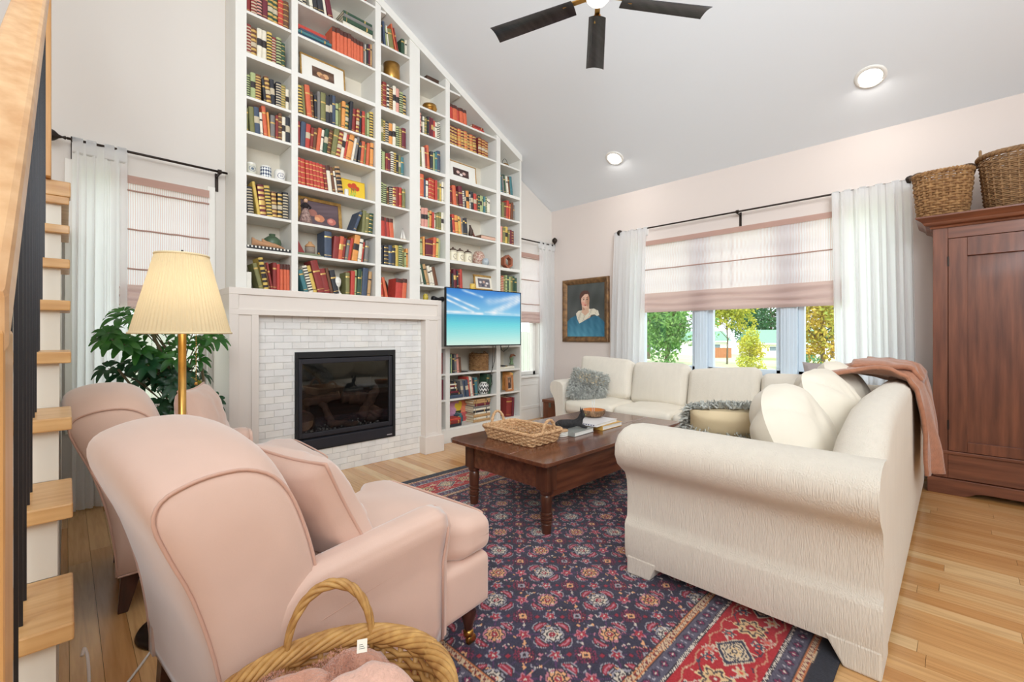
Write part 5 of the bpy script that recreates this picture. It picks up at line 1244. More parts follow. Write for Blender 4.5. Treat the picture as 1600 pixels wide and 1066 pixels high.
# ------------------------------------------------------------------ armchairs
VEL = mat('peach_velvet', (230, 196, 178), .75, var=.03, vscale=6, sheen=.6, bump=.06, bscale=260)
VELP = mat('peach_piping', (218, 176, 156), .75, sheen=.4)
LEGW = wood('dark_chair_leg', (48, 26, 20), (84, 46, 34), .3, (20, 20, 2), 1.5)
def make_chair(lab, loc, rot, with_lab=None):
    t = thing('armchair', lab, 'armchair', loc, rot, None)
    HW = .33
    # seat base
    MB().rbox((.435, 0, .255), (.43, HW-.005, .095), .03, 8, fn=None).build('seat_base', VEL, t, smooth=True)
    # back: swept profile, crowned towards the middle, with a flat side panel edged by piping
    prof = [(0, .165), (-.012, .30), (-.035, .45), (-.075, .60), (-.115, .70), (-.140, .775), (-.128, .818), (-.085, .840), (-.03, .850), (.03, .846), (.085, .818), (.125, .765), (.155, .69), (.178, .61), (.195, .52), (.205, .42), (.20, .30), (.19, .17)]
    pf = []; kq = len(prof)
    for i in range(kq-1):
        p0, p1, p2, p3 = prof[max(i-1, 0)], prof[i], prof[i+1], prof[min(i+2, kq-1)]
        for q in range(3):
            w_ = q/3; pf.append(tuple(.5*((2*p1[c])+(-p0[c]+p2[c])*w_+(2*p0[c]-5*p1[c]+4*p2[c]-p3[c])*w_*w_+(-p0[c]+3*p1[c]-3*p2[c]+p3[c])*w_**3) for c in (0, 1)))
    prof = pf+[prof[-1]]
    n = 41; m = MB(); kk = len(prof); vs = []
    cen = (.05, .5)
    for i in range(n):
        u = -1+2*i/(n-1); e = 1-abs(u)**5; crown = 1-u*u
        bul = .030*(1-abs(u)**8)
        for x, z in prof:
            top = max(0, min(1, (z-.45)/.35)); dx, dz = x-cen[0], z-cen[1]; L_ = math.hypot(dx, dz)+1e-6
            b = bul*(.25+.75*top)
            vs.append((x+dx/L_*b*.8-(.02*crown*top if x < 0 else 0), u*(HW+.012*top*0), z+dz/L_*b*(1 if z > .5 else 0)+crown*.050*top))
    fs = [(i*kk+j, i*kk+(j+1) % kk, (i+1)*kk+(j+1) % kk, (i+1)*kk+j) for i in range(n-1) for j in range(kk)]
    m.add(vs, [f[::-1] for f in fs])
    m.build('back_upholstery', VEL, t, smooth=True)
    for s in (-1, 1):
        P = MB(); pr2 = [(x, z) for x, z in prof]
        c_ = [(s*(HW-.002), x, z) for x, z in pr2]
        side = MB(); ins = []
        cx, czz = .04, .52
        v0 = [(x, s*(HW-.004), z) for x, z in pr2]; v1 = [(cx+(x-cx)*.9, s*(HW+.012), czz+(z-czz)*.93) for x, z in pr2]; v2 = [(cx+(x-cx)*.5, s*(HW+.016), czz+(z-czz)*.6) for x, z in pr2]
        k = len(pr2); fs = [(i, (i+1) % k, k+(i+1) % k, k+i) for i in range(k)]+[(k+i, k+(i+1) % k, 2*k+(i+1) % k, 2*k+i) for i in range(k)]+[tuple(2*k+i for i in range(k))]
        side.add(v0+v1+v2, fs if s < 0 else [f[::-1] for f in fs]); side.build('side_panel', VEL, t, smooth=True)
        MB().tube([(x, s*(HW+.002), z) for x, z in pr2], .0042, 6, closed=True).build('piping', VELP, t, smooth=True)
    # arms
    for s in (-1, 1):
        def arm(u, v):
            x = -.008+.608*u; k_ = min(1, max(0, (x-.02)/.17)); k_ = k_*k_*(3-2*k_); top = .452+(.118)*k_+.026*max(0, x-.19)/.41
            if u > .96: top -= .006*((u-.96)/.04)**2
            w = .036+.016*k_+.012*u; q = 2*PI*v
            # closed section: roll on top of a slimmer slab
            sec = [(-.032, .165), (-.034, .30), (-.036, .42), (-.044, .47), (-w, .55), (-w*.86, .585), (-.02, .60), (.02, .60), (w*.86, .585), (w, .55), (.044, .48), (.038, .42), (.036, .30), (.034, .165)]
            f = v*len(sec); i = int(f) % len(sec); g = f-int(f); a, b = sec[i], sec[(i+1) % len(sec)]
            yy = a[0]+(b[0]-a[0])*g; zz = a[1]+(b[1]-a[1])*g
            zz = .165+(zz-.165)*(top-.165)/(.60-.165) if zz > .165 else zz
            return (x, s*(HW-.015-yy*(1 if yy > 0 else .45+.55*k_)), zz)
        m = MB().grid(arm, 22, 42, cv=True)
        nb = 42; m.f.append(tuple(21*nb+j for j in range(nb))); m.m.append(0); m.f.append(tuple(range(nb))[::-1]); m.m.append(0)
        m.build('arm', VEL, t, smooth=True)
        def armfront(o):
            sec = [(-.036, .17), (-.038, .42), (-.056, .495), (-.062, .535), (-.048, .572), (0, .588), (.048, .572), (.062, .535), (.056, .495), (.038, .42), (.036, .17)]
            return sec
        sec = armfront(0); k = len(sec); f = MB()
        v0 = [(.598, s*(HW-.015)-s*a, b) for a, b in sec]; v1 = [(.622, s*(HW-.015)-s*a*.82, .17+(b-.17)*.985) for a, b in sec]
        fs = [(i, (i+1) % k, k+(i+1) % k, k+i) for i in range(k)]+[tuple(k+i for i in range(k))]
        f.add(v0+v1, fs if s > 0 else [q[::-1] for q in fs]); f.build('arm_front', VEL, t, auto=50)
        MB().tube([(.600, s*(HW-.015)-s*a, b) for a, b in sec], .005, 6).build('piping', VELP, t, smooth=True)
        MB().tube([(-.004, s*(HW+.0035), .400), (.06, s*(HW+.006), .408), (.12, s*(HW+.015), .420), (.20, s*(HW+.0235), .436), (.35, s*(HW+.0245), .452), (.5, s*(HW+.0245), .463), (.598, s*(HW+.0245), .470)], .0042, 6).build('piping', VELP, t, smooth=True)
    # T seat cushion
    def T(P):
        x = P[0]; f = min(1, max(0, (x-.125)/.06)); f = f*f*(3-2*f); wob = .004*math.sin(P[0]*19)*math.cos(P[1]*14)
        return (P[0], P[1]*(1+.30*f), P[2]+(wob if P[2] > 0 else 0)-(.012*max(0, x-.2)/.14 if P[2] > 0 else 0))
    MB().rbox((.54, 0, .425), (.335, .255, .072), .045, 12, puff=(.015, 0, .030), fn=T).build('seat_cushion', VEL, t, smooth=True)
    for z in (.368, .487):
        pts = [(.54+x*.985, y*.97, z-.006) for x, y in ((.318, -.300), (.328, -.27), (.333, -.2), (.335, 0), (.333, .2), (.328, .27), (.318, .300))]
        MB().tube(pts, .0045, 6).build('piping', VELP, t, smooth=True)
    # legs: turned with casters in front, tapered behind
    for s in (-1, 1):
        X_, Y_ = .80, s*.27
        lg = MB().lathe([(.012, .062), (.016, .070), (.018, .085), (.026, .11), (.030, .135), (.022, .150), (.034, .160), (.034, .168)], (X_, Y_, 0), 20); lo = lg.build('leg', LEGW, t, smooth=True)
        MB().lathe([(.010, .040), (.018, .044), (.019, .060), (.013, .066)], (X_, Y_, 0), 16).build('ferrule', BRASS, lo, smooth=True)
        w = MB().lathe([(.001, -.009), (.019, -.009), (.022, -.004), (.022, .004), (.019, .009), (.001, .009)], n=20); w.xf(Matrix.Translation((X_+.012, Y_, .0225)) @ Matrix.Rotation(PI/2, 4, 'X')); w.build('caster', BRASS, lo, smooth=True)
        rl = MB(); q = .034; x0, y0 = .045, s*.285
        rl.add([(x0-.045, y0-.018, 0), (x0-.012, y0-.018, 0), (x0-.012, y0+.018, 0), (x0-.045, y0+.018, 0), (x0-q, y0-q*.8, .166), (x0+q, y0-q*.8, .166), (x0+q, y0+q*.8, .166), (x0-q, y0+q*.8, .166)], [(0, 3, 2, 1), (4, 5, 6, 7), (0, 1, 5, 4), (1, 2, 6, 5), (2, 3, 7, 6), (3, 0, 4, 7)])
        rl.build('leg', LEGW, t, bevel=.003)
    return t
a1 = math.radians(6)
# rear centre from the surveyed rear-left corner
def chair_at(lab, x, y, z, rot): return make_chair(lab, (x, y, z), rot)
c1x, c1y = -4.745+.33*math.sin(a1), -2.33-.33*math.cos(a1)
chair_at('nearest peach velvet armchair, beside the wicker laundry basket', c1x, c1y, .0, a1)
chair_at('farther peach velvet armchair, between floor lamp and fireplace', -4.775, -1.38, .0, math.radians(-2))
def throw_pillow(name, lab, loc, w, h, th, R, mt, pip=None, group=None):
    t = thing(name, lab, 'pillow', loc, 0, group); t.rotation_euler = R
    def f(s):
        def g(i, j):
            u, v = i*2-1, j*2-1; e = (1-abs(u)**2.6)*(1-abs(v)**2.6); e = max(0, e)**.42
            k = 1-.05*(1-abs(u))*abs(v)**2-.0; k2 = 1-.05*(1-abs(v))*abs(u)**2
            wr = .008*noise.noise(Vector((u*3, v*3, s*3+w*10)))*e+.005*noise.noise(Vector((u*9, v*5, s*2)))*e
            return (u*w/2*(1-.07*(1-v*v)*abs(u)**3), v*h/2*(1-.07*(1-u*u)*abs(v)**3), s*(th/2*e+wr))
        return g
    m = MB().grid(f(1), 26, 26).grid(f(-1), 26, 26); n = 26*26
    half = len(m.f)//2; m.f = m.f[:half]+[q[::-1] for q in m.f[half:]]
    m.build('cover', mt, t, smooth=True)
    if pip:
        P = []
        for i in range(25): P.append(f(1)(i/25, 0))
        for i in range(25): P.append(f(1)(1, i/25))
        for i in range(25): P.append(f(1)(1-i/25, 1))
        for i in range(25): P.append(f(1)(0, 1-i/25))
        MB().tube(P, .005, 6, closed=True).build('piping', pip, t, smooth=True)
    return t
throw_pillow('cushion', 'square peach cushion leaning in the nearest armchair', (-4.40, -2.72, .625), .42, .42, .16, (math.radians(0), math.radians(62), a1+.10), VEL, VELP)
throw_pillow('cushion', 'square peach cushion standing on point in the farther armchair', (-4.42, -1.33, .68), .42, .42, .17, (0, math.radians(74), -.42), VEL, VELP)

# ------------------------------------------------------------------ floor lamp
lx, ly = -4.61, -1.95
lamp = thing('floor_lamp', 'brass floor lamp with a lit cream pleated shade', 'floor lamp', (lx, ly, 0))
MB().lathe([(.14, 0), (.145, .006), (.14, .016), (.10, .024), (.03, .03), (.016, .04)], n=40).build('base', mat('bronze_base', (62, 48, 40), .35, metal=.7), lamp, smooth=True)
MB().tube([(0, 0, .03), (0, 0, 1.20)], .0135, 16).tube([(0, 0, .76), (0, 0, .775)], .0165, 16).build('pole', BRASS, lamp, smooth=True)
SHM = bpy.data.materials.new('pleated_shade'); SHM.use_nodes = True; N = SHM.node_tree
d = N.nodes['Principled BSDF']; d.inputs['Base Color'].default_value = lin((250, 236, 198)); d.inputs['Roughness'].default_value = .9
tl = N.nodes.new('ShaderNodeBsdfTranslucent'); tl.inputs[0].default_value = lin((255, 242, 214)); mx = N.nodes.new('ShaderNodeMixShader'); mx.inputs[0].default_value = .55
N.links.new(d.outputs[0], mx.inputs[1]); N.links.new(tl.outputs[0], mx.inputs[2]); N.links.new(mx.outputs[0], N.nodes['Material Output'].inputs[0])
m = MB(); NP = 68*6
def shf(i, j):
    a = 2*PI*i; r = .163+(.086-.163)*j; r += .0022*math.sin(68*a); return (r*math.cos(a), r*math.sin(a), 1.155+.31*j)
m.grid(shf, NP, 8, cu=True); m.build('shade', SHM, lamp, smooth=True)
MB().tube([(.1645*math.cos(a), .1645*math.sin(a), 1.157) for a in np.linspace(0, 2*PI, 60, endpoint=False)], .0045, 6, closed=True).build('lower_trim', mat('shade_trim', (240, 222, 180), .8), lamp, smooth=True)
MB().tube([(.0875*math.cos(a), .0875*math.sin(a), 1.463) for a in np.linspace(0, 2*PI, 40, endpoint=False)], .0045, 6, closed=True).build('upper_trim', mat('shade_trim', (240, 222, 180), .8), lamp, smooth=True)
hp = MB()
for k in range(3): a = 2*PI*k/3; hp.tube([(0, 0, 1.455), (.085*math.cos(a), .085*math.sin(a), 1.460)], .002, 6)
hp.tube([(0, 0, 1.45), (0, 0, 1.485)], .004, 8).tube([(0, 0, 1.20), (.04, 0, 1.23), (.05, 0, 1.36), (0, 0, 1.45)], .002, 6).tube([(0, 0, 1.20), (-.04, 0, 1.23), (-.05, 0, 1.36), (0, 0, 1.45)], .002, 6)
hp.build('harp_and_finial', BLACK, lamp)
MB().lathe([(.012, 1.20), (.016, 1.23), (.03, 1.27), (.032, 1.30), (.02, 1.33), (.002, 1.335)], n=20).build('bulb', mat('lit_bulb', (255, 226, 170), .5, emit=1.0), lamp, smooth=True)
pl = bpy.data.lights.new('lamp_bulb_light', 'POINT'); pl.energy = .6; pl.color = (1, .93, .80); pl.shadow_soft_size = .06
po = bpy.data.objects.new('lamp_bulb_light', pl); C.objects.link(po); po.location = (0, 0, 1.30); po.parent = lamp
ch = MB()
for i in range(26): ch.rbox((.042, -.02, 1.19-.0088*i), (.0016, .0016, .0030), .0015, 1)
stuff(ch.build('pull_chain', BRASS, lamp)); MB().rbox((.042, -.02, .955), (.006, .006, .007), .0055, 2).build('pull_knob', BRASS, lamp, smooth=True)

# ------------------------------------------------------------------ sectional sofa
SOFA = mat('cream_chenille', (236, 226, 210), .9, var=.02, vscale=30, bump=1.0, bscale=260, stretch=(1.0, 1.0, .12), sheen=.2)
SOFC = mat('cream_cushion_cloth', (238, 228, 210), .85, var=.02, bump=.1, bscale=200, sheen=.2)
SP = mat('cream_welt', (226, 214, 194), .9)
so = thing('sectional_sofa', 'large cream L-shaped sectional sofa along the window and facing the fireplace', 'sofa', (-1.6, -2.9, 0))
def loft(m, secs, cap=True, flip=False):
    k = len(secs[0]); n = len(secs); vs = [p for s_ in secs for p in s_]
    fs = [(i*k+j, i*k+(j+1) % k, (i+1)*k+(j+1) % k, (i+1)*k+j) for i in range(n-1) for j in range(k)]
    if cap: fs += [tuple(range(k))[::-1], tuple((n-1)*k+j for j in range(k))]
    if flip: fs = [f[::-1] for f in fs]
    m.add(vs, fs); return m
# near arm, profile across x, extruded along y
ap = [(-3.034, .075), (-3.041, .12), (-3.042, .235), (-3.036, .252), (-3.020, .268), (-3.018, .30), (-3.016, .38), (-3.022, .45), (-3.040, .495), (-3.075, .522), (-3.112, .552), (-3.135, .600), (-3.132, .650), (-3.105, .692), (-3.055, .714), (-2.99, .722), (-2.92, .716), (-2.87, .690), (-2.845, .64), (-2.84, .55), (-2.84, .30), (-2.84, .075)]
secs = []
for y, ins in ((-3.947, .002), (-3.90, 0), (-3.6, 0), (-3.3, 0), (-3.06, 0), (-3.02, .004), (-2.998, .016), (-2.990, .035)):
    c0 = (-2.98, .40); secs.append([(c0[0]+(x-c0[0])*(1-ins*1.2), y, c0[1]+(z-c0[1])*(1-ins*1.2)-(.0 if y > -3.8 else 0)) for x, z in ap])
loft(MB(), secs).build('arm', SOFA, so, world=True, auto=50)
for y0, y1, zb in ((-3.115, -3.0, RZ), (-3.944, -3.84, .0)):
    d_ = .03 if y1 > -3.2 else -.05
    m = MB().prism([(y0-(.035 if y1 > -3.2 else 0), .10), (y1+(.0 if y1 > -3.2 else .06), .10), (y1, zb+.001), (y0, zb+.001)], 0, -3.040, -2.85); m.build('foot', SOFA, so, world=True, bevel=.008)
# back along y = -3.94 (outer side flat), top height changes along x
def topB(x):
    pts = [(-3.04, .665), (-2.98, .685), (-2.90, .74), (-2.75, .82), (-2.55, .865), (-2.2, .885), (-1.0, .885), (-.30, .87)]
    return float(np.interp(x, [p[0] for p in pts], [p[1] for p in pts]))
secs = []
for x in np.concatenate([np.linspace(-2.985, -2.5, 14), np.linspace(-2.4, -.30, 12)]):
    t_ = topB(x); k = 1
    secs.append([(x, y, z) for y, z in ((-3.946, .055), (-3.949, .23), (-3.944, .255), (-3.944, .45), (-3.946, t_-.07), (-3.940, t_-.03), (-3.915, t_-.006), (-3.875, t_), (-3.83, t_-.010), (-3.795, t_-.04), (-3.775, t_-.09), (-3.75, .45), (-3.74, .055))])
loft(MB(), secs, flip=True).build('back_rest', SOFA, so, world=True, auto=60)
MB().rbox((-1.95, -3.39, .185), (.90, .37, .115), .03, 8).build('seat_frame', SOFA, so, world=True, smooth=True)
# long side: seat frame, back, arm by the curtain
MB().rbox((-.72, -2.44, .185), (.30, 1.45, .115), .03, 10).build('seat_frame', SOFA, so, world=True, smooth=True)
secs = []
for y in np.linspace(-3.75, -.90, 16):
    t_ = .74 if y < -1.0 else .70
    secs.append([(x, y, z) for x, z in ((-.225, .055), (-.225, .45), (-.225, t_-.06), (-.235, t_-.02), (-.27, t_), (-.32, t_), (-.36, t_-.02), (-.40, t_-.08), (-.44, .45), (-.44, .055))])
loft(MB(), secs).build('back_rest', SOFA, so, world=True, auto=60)
ap2 = [(-.955, .075), (-.950, .25), (-.945, .34), (-.935, .42), (-.905, .48), (-.875, .52), (-.865, .57), (-.875, .615), (-.91, .640), (-.96, .645), (-1.02, .635), (-1.055, .60), (-1.06, .50), (-1.06, .075)]
secs = []
for x, ins in ((-1.075, .035), (-1.065, .012), (-1.04, 0), (-.8, 0), (-.5, 0), (-.24, 0)):
    secs.append([(x, -.98+(y+.98)*(1-ins*1.5), .35+(z-.35)*(1-ins*1.2)+(.06*max(0, (x+.7)/.45) if z > .5 else 0)) for y, z in ap2])
loft(MB(), secs, flip=True).build('arm', SOFA, so, world=True, auto=50)
for x, y in ((-.98, -1.0), (-.30, -1.0), (-.98, -2.4), (-.98, -3.0)):
    MB().box(x-.04, x+.04, y-.05, y+.05, .0125, .09).build('foot', SOFA, so, world=True, bevel=.006)
# seat cushions
def cush(name, c, half, r, puff, mt=SOFC, rotm=None, fn=None):
    m = MB().rbox((0, 0, 0), half, r, 10, puff=puff, fn=fn)
    M = Matrix.Translation(c) @ (rotm or Matrix.Identity(4)); m.xf(M)
    return m.build(name, mt, so, world=True, smooth=True)
wob = lambda P: (P[0], P[1], P[2]+.005*noise.noise(Vector((P[0]*6, P[1]*6, 1))))
for y0, y1 in ((-1.67, -1.07), (-2.28, -1.68), (-2.90, -2.29)):
    cush('seat_cushion', (-.765, (y0+y1)/2, .365), (.315, (y1-y0)/2-.003, .068), .045, (.012, 0, .035), fn=wob)
cush('seat_cushion', (-.80, -3.30, .365), (.37, .38, .068), .045, (0, 0, .03), fn=wob)
for x0, x1 in ((-2.83, -2.02), (-2.01, -1.19)):
    cush('seat_cushion', ((x0+x1)/2, -3.375, .365), ((x1-x0)/2-.003, .365, .068), .045, (0, .012, .035), fn=wob)
# back cushions on the window side
def bk(y0, y1, z0, zl, zr, x=-.50, tilt=12, roll=0):
    h = (max(zl, zr)-z0)/2
    def f(P):
        k = (P[1]+(y1-y0)/2)/(y1-y0); top = zl+(zr-zl)*(1-k)   # larger y = left in the photo
        z = P[2]
        if z > 0: z *= ((top-z0)/2)/h*1.0+((top-max(zl, zr)))/h*.5
        return (P[0], P[1], z)
    R = Matrix.Rotation(math.radians(tilt), 4, 'Y') @ Matrix.Rotation(math.radians(roll), 4, 'X')
    return cush('back_cushion', (x, (y0+y1)/2, z0+h), (.085, (y1-y0)/2-.004, h), .055, (.045, .004, .012), mt=SOFA, rotm=R, fn=f)
bk(-1.60, -.93, .40, .94, .83, x=-.53, tilt=18, roll=-7)
bk(-2.22, -1.61, .41, .845, .850, x=-.52)
bk(-2.87, -2.23, .41, .80, .855, x=-.52)
bk(-3.50, -2.88, .41, .80, .80, x=-.52)
# big soft back cushions on the side facing the fireplace
def soft(c, w, h, th, rx, rz, seed):
    m = MB()
    def f(s):
        def g(i, j):
            u, v = i*2-1, j*2-1; e = max(0, (1-abs(u)**2.4)*(1-abs(v)**2.4))**.5
            mm = max(abs(u), abs(v), 1e-6); q_ = (abs(u)**3.2+abs(v)**3.2)**(1/3.2)/mm; u, v = u/q_, v/q_
            wr = .022*noise.noise(Vector((u*2.2+seed, v*2.2, s)))+.010*noise.noise(Vector((u*6+seed, v*3, s*2)))
            return (u*w/2*(1-.05*v*v), v*h/2*(1-.05*u*u)+.012*math.sin(u*3+seed)*(v > 0), s*(th/2*e)+wr*e)
        return g
    n = 30; m.grid(f(1), n, n).grid(f(-1), n, n); hf = len(m.f)//2; m.f = m.f[:hf]+[q[::-1] for q in m.f[hf:]]
    m.xf(Matrix.Translation(c) @ Matrix.Rotation(rz, 4, 'Z') @ Matrix.Rotation(rx, 4, 'X')); return m.build('back_cushion', SOFC, so, world=True, smooth=True)
soft((-2.47, -3.575, .655), .70, .52, .30, math.radians(64), .04, 1)
soft((-1.93, -3.63, .71), .62, .54, .28, math.radians(66), -.03, 5)
soft((-1.38, -3.62, .73), .60, .52, .26, math.radians(66), .05, 9)
m = MB()
# ------------------------------------------------------------------ fur pillows, grey pillow, throw
FUR = mat('grey_curly_fur', (226, 226, 218), .9, col2=(146, 146, 138), vscale=34, sheen=.3)
def fur_pillow(lab, loc, w, h, th, R, cnt, seed, back=True):
    t = throw_pillow('fur_pillow', lab, loc, w, h, th, R, mat('cream_suede', (226, 204, 166), .85) if back else FUR, None, 'grey fur pillows')
    rg = random.Random(seed); m = MB(); Ri = Matrix.Rotation(R[2], 3, 'Z') @ Matrix.Rotation(R[1], 3, 'Y') @ Matrix.Rotation(R[0], 3, 'X')
    gdir = Ri.inverted() @ Vector((0, 0, -1))
    for i in range(cnt):
        u, v = rg.uniform(-1, 1), rg.uniform(-1, 1); e = max(0, (1-abs(u)**2.6)*(1-abs(v)**2.6))**.42
        s = 1 if back or rg.random() < .5 else -1
        if back and v > -.55+.75*rg.random() and rg.random() < .8: s = -1
        p = Vector((u*w/2*1.0, v*h/2*1.0, s*(th/2*e))); nrm = Vector((u*1.1, v*1.1, s*(.35+.6*e))).normalized()
        d = (nrm+Vector((rg.uniform(-1, 1), rg.uniform(-1, 1), rg.uniform(-1, 1)))*.55).normalized(); L_ = rg.uniform(.045, .078); wd = rg.uniform(.003, .0062)
        side = d.cross(Vector((rg.uniform(-1, 1), rg.uniform(-1, 1), rg.uniform(-1, 1)))).normalized()*wd
        c1 = p+d*L_*.5+side*3*rg.uniform(-1, 1); c2 = p+d*L_*.85+gdir*L_*.25+side*6*rg.uniform(-1, 1)
        m.add([p-side, p+side, c1-side*.9, c1+side*.9, c2], [(0, 1, 3, 2), (2, 3, 4)])
    stuff(m.build('fur', FUR, t)); return t
fur_pillow('fluffy grey curly fur pillow by the far sofa arm', (-.86, -1.24, .590), .36, .30, .12, (math.radians(68), .22, math.radians(-56)), 6500, 3)
fur_pillow('grey fur pillow showing its cream back behind the near sofa arm', (-2.36, -3.29, .615), .56, .42, .13, (math.radians(-44), math.radians(0), math.radians(-58)), 7500, 5)
throw_pillow('cushion', 'grey knitted cushion tucked into the sofa corner', (-.68, -3.42, .755), .38, .36, .13, (math.radians(80), 0, math.radians(-60)), mat('grey_knit', (168, 156, 152), .9, bump=.4, bscale=120))
THR = mat('terracotta_fleece', (180, 124, 96), .95, var=.12, vscale=40, bump=.7, bscale=170, sheen=.5)
th_ = thing('throw_blanket', 'brown pink fleece throw draped over the sofa back', 'blanket', (-1.3, -3.9, .9))
def thr(i, j):
    # j along the drape: from the seat side, over the top, down the outside
    path = [(-3.52, .900), (-3.64, .935), (-3.76, .940), (-3.86, .930), (-3.93, .905), (-3.958, .85), (-3.966, .74), (-3.970, .60), (-3.968, .48), (-3.962, .37)]
    f = j*(len(path)-1); k = min(int(f), len(path)-2); g = f-k; y = path[k][0]*(1-g)+path[k+1][0]*g; z = path[k][1]*(1-g)+path[k+1][1]*g
    xx = -1.72+.95*i; out = max(0, (j-.5)/.5)
    x = -1.26+(xx+1.26)*(1-.30*out)+(.04*out)+(.38*(1-j)*(i))
    w = .024*math.sin(i*15+j*3)+.014*math.sin(i*33+j*5)+.03*noise.noise(Vector((i*4, j*5, 2)))
    y2 = y-((w+.05)*.8+.006)*out-.035*math.sin(PI*i)*out; z2 = z-.01+(w*.9)*(1-out)+(-.05*i*out if j > .9 else 0)
    return (x, y2, z2)
m = MB().grid(thr, 60, 60); o = m.build('fleece', THR, th_, smooth=True, world=True); md = o.modifiers.new('thick', 'SOLIDIFY'); md.thickness = .018; md.offset = 0
def thr2(i, j):
    x, y, z = thr(.35+.6*i, .1+.46*j); return (x-.02, y, z+.022+.022*math.sin(PI*i)*math.sin(PI*j)+.016*noise.noise(Vector((i*5, j*5, 8))))
o = MB().grid(thr2, 34, 30).build('upper_fold', THR, th_, smooth=True, world=True); md = o.modifiers.new('thick', 'SOLIDIFY'); md.thickness = .02; md.offset = 0

# ------------------------------------------------------------------ armoire
ar = thing('armoire', 'tall antique reddish brown wooden armoire with panelled doors', 'armoire', (-.24, -4.55, 0))
AF = -.43; AY0, AY1 = -5.11, -3.995
MB().box(-.40, -.03, AY0, AY1, .10, 1.93).build('carcass', ARM_V, ar, world=True)
MB().box(AF, -.40, AY1-.079, AY1, .115, 1.93).build('corner_stile', ARM_V, ar, world=True, bevel=.003)
MB().box(AF, -.40, AY0, AY0+.079, .115, 1.93).build('corner_stile', ARM_V, ar, world=True, bevel=.003)
MB().box(AF, -.40, AY0+.079, AY1-.079, 1.846, 1.93).build('top_rail', ARM_H, ar, world=True, bevel=.002)
MB().box(AF-.004, -.40, AY0, AY1, .288, .312).build('waist_moulding', ARM_H, ar, world=True, bevel=.004)
for a, b in ((-4.55, AY1-.082), (AY0+.082, -4.555)):
    dr = MB().box(AF-.003, -.403, b-.096, b, .316, 1.842).box(AF-.003, -.403, a, a+.096, .316, 1.842).box(AF-.004, -.403, a+.096, b-.096, 1.712, 1.842).box(AF-.004, -.403, a+.096, b-.096, .316, .388)
    d_ = dr.build('door', ARM_V, ar, world=True, bevel=.002)
    q = MB().box(AF+.022, -.401, a+.094, b-.094, .386, 1.714); q.build('door_panel', ARM_V, d_).matrix_parent_inverse = Matrix.Identity(4)
    for v in (q,): pass
    C.objects[-1].location = (-ar.location.x, -ar.location.y, 0)
for z in (1.68, .50):
    MB().box(AF-.006, AF+.004, AY1-.086, AY1-.076, z-.035, z+.035).build('hinge', IRON, ar, world=True, bevel=.001)
MB().box(AF+.006, -.40, AY0+.079, AY1-.079, .115, .288).build('drawer', ARM_H, ar, world=True, bevel=.003)
def base_poly():
    P = [(AY0-.03, 0), (AY0-.03, .112), (AY1+.03, .112), (AY1+.03, 0)]
    n = 10; L_ = [(AY1-.16, 0), (AY1-.19, .012), (AY1-.22, .030), (AY1-.27, .038)]; R_ = [(AY0+.27, .038), (AY0+.22, .030), (AY0+.19, .012), (AY0+.16, 0)]
    return P+L_+R_
MB().prism(base_poly(), 0, AF-.016, AF+.006).build('plinth', ARM_H, ar, world=True, bevel=.003)
MB().box(AF+.006, -.03, AY1-.005, AY1+.028, 0, .112).build('plinth', ARM_H, ar, world=True); MB().box(AF+.006, -.03, AY0-.028, AY0+.005, 0, .112).build('plinth', ARM_H, ar, world=True)
cp = [(0, 1.925), (.012, 1.925), (.018, 1.938), (.040, 1.946), (.050, 1.958), (.052, 1.966), (.064, 1.978), (.086, 1.994), (.092, 2.000), (.092, 2.010), (0, 2.010)]
m = MB(); secs = []
for (x, y, sx_, sy_) in ((-.03, AY1, 0, 1), (AF, AY1, -1, 1), (AF, AY0, -1, -1), (-.03, AY0, 0, -1)):
    secs.append([(x+o*sx_, y+o*sy_, z) for o, z in cp])
loft(m, secs).build('crown_moulding', ARM_H, ar, world=True, auto=30)
MB().box(AF, -.03, AY0, AY1, 1.99, 2.0098).build('top_board', ARM_H, ar, world=True)
# baskets on the armoire
t = thing('seagrass_basket', 'coarse light brown basket on the left of the armoire top', 'basket', (-.335, -4.045, 2.0115))
pth = lambda n: rr_path(.115, .128, .09, n)
weave(t, pth, .315, 17, 26, .0098, .008, 1, 1.22, mt=NAT, z0=.008)
twist_rim(pth, 1.24, .325, .008, .009, 2, 24, 110, NAT, t)
for s in (-1, 1): MB().tube([(.0+s*.0, s*.13+.0+.05*math.cos(a)*s, .325+.045*math.sin(a)) for a in np.linspace(0, PI, 12)], .007, 6).build('handle', mat('dark_rope', (92, 70, 52), .8, bump=.5), t, smooth=True)
MB().lathe([(.001, 0), (.12, 0), (.12, .01), (.001, .01)], n=20).build('base', NAT, t)
t = thing('wicker_hamper', 'large brown wicker basket at right on the armoire top', 'basket', (-.335, -4.50, 2.0115))
pth = lambda n: rr_path(.14, .235, .13, n)
weave(t, pth, .36, 28, 34, .0062, .006, 1, 1.14, mt=WICK3, z0=.006)
twist_rim(pth, 1.16, .375, .009, .010, 3, 20, 130, WICK3, t)
for s in (-1, 1): MB().tube([(.03*math.cos(a), s*(.262), .37+.075*math.sin(a)) for a in np.linspace(-.2, PI+.2, 14)], .0075, 6).build('handle', WICK3, t, smooth=True)
MB().lathe([(.001, 0), (.135, 0), (.135, .008), (.001, .008)], n=20).build('base', WICK3, t)

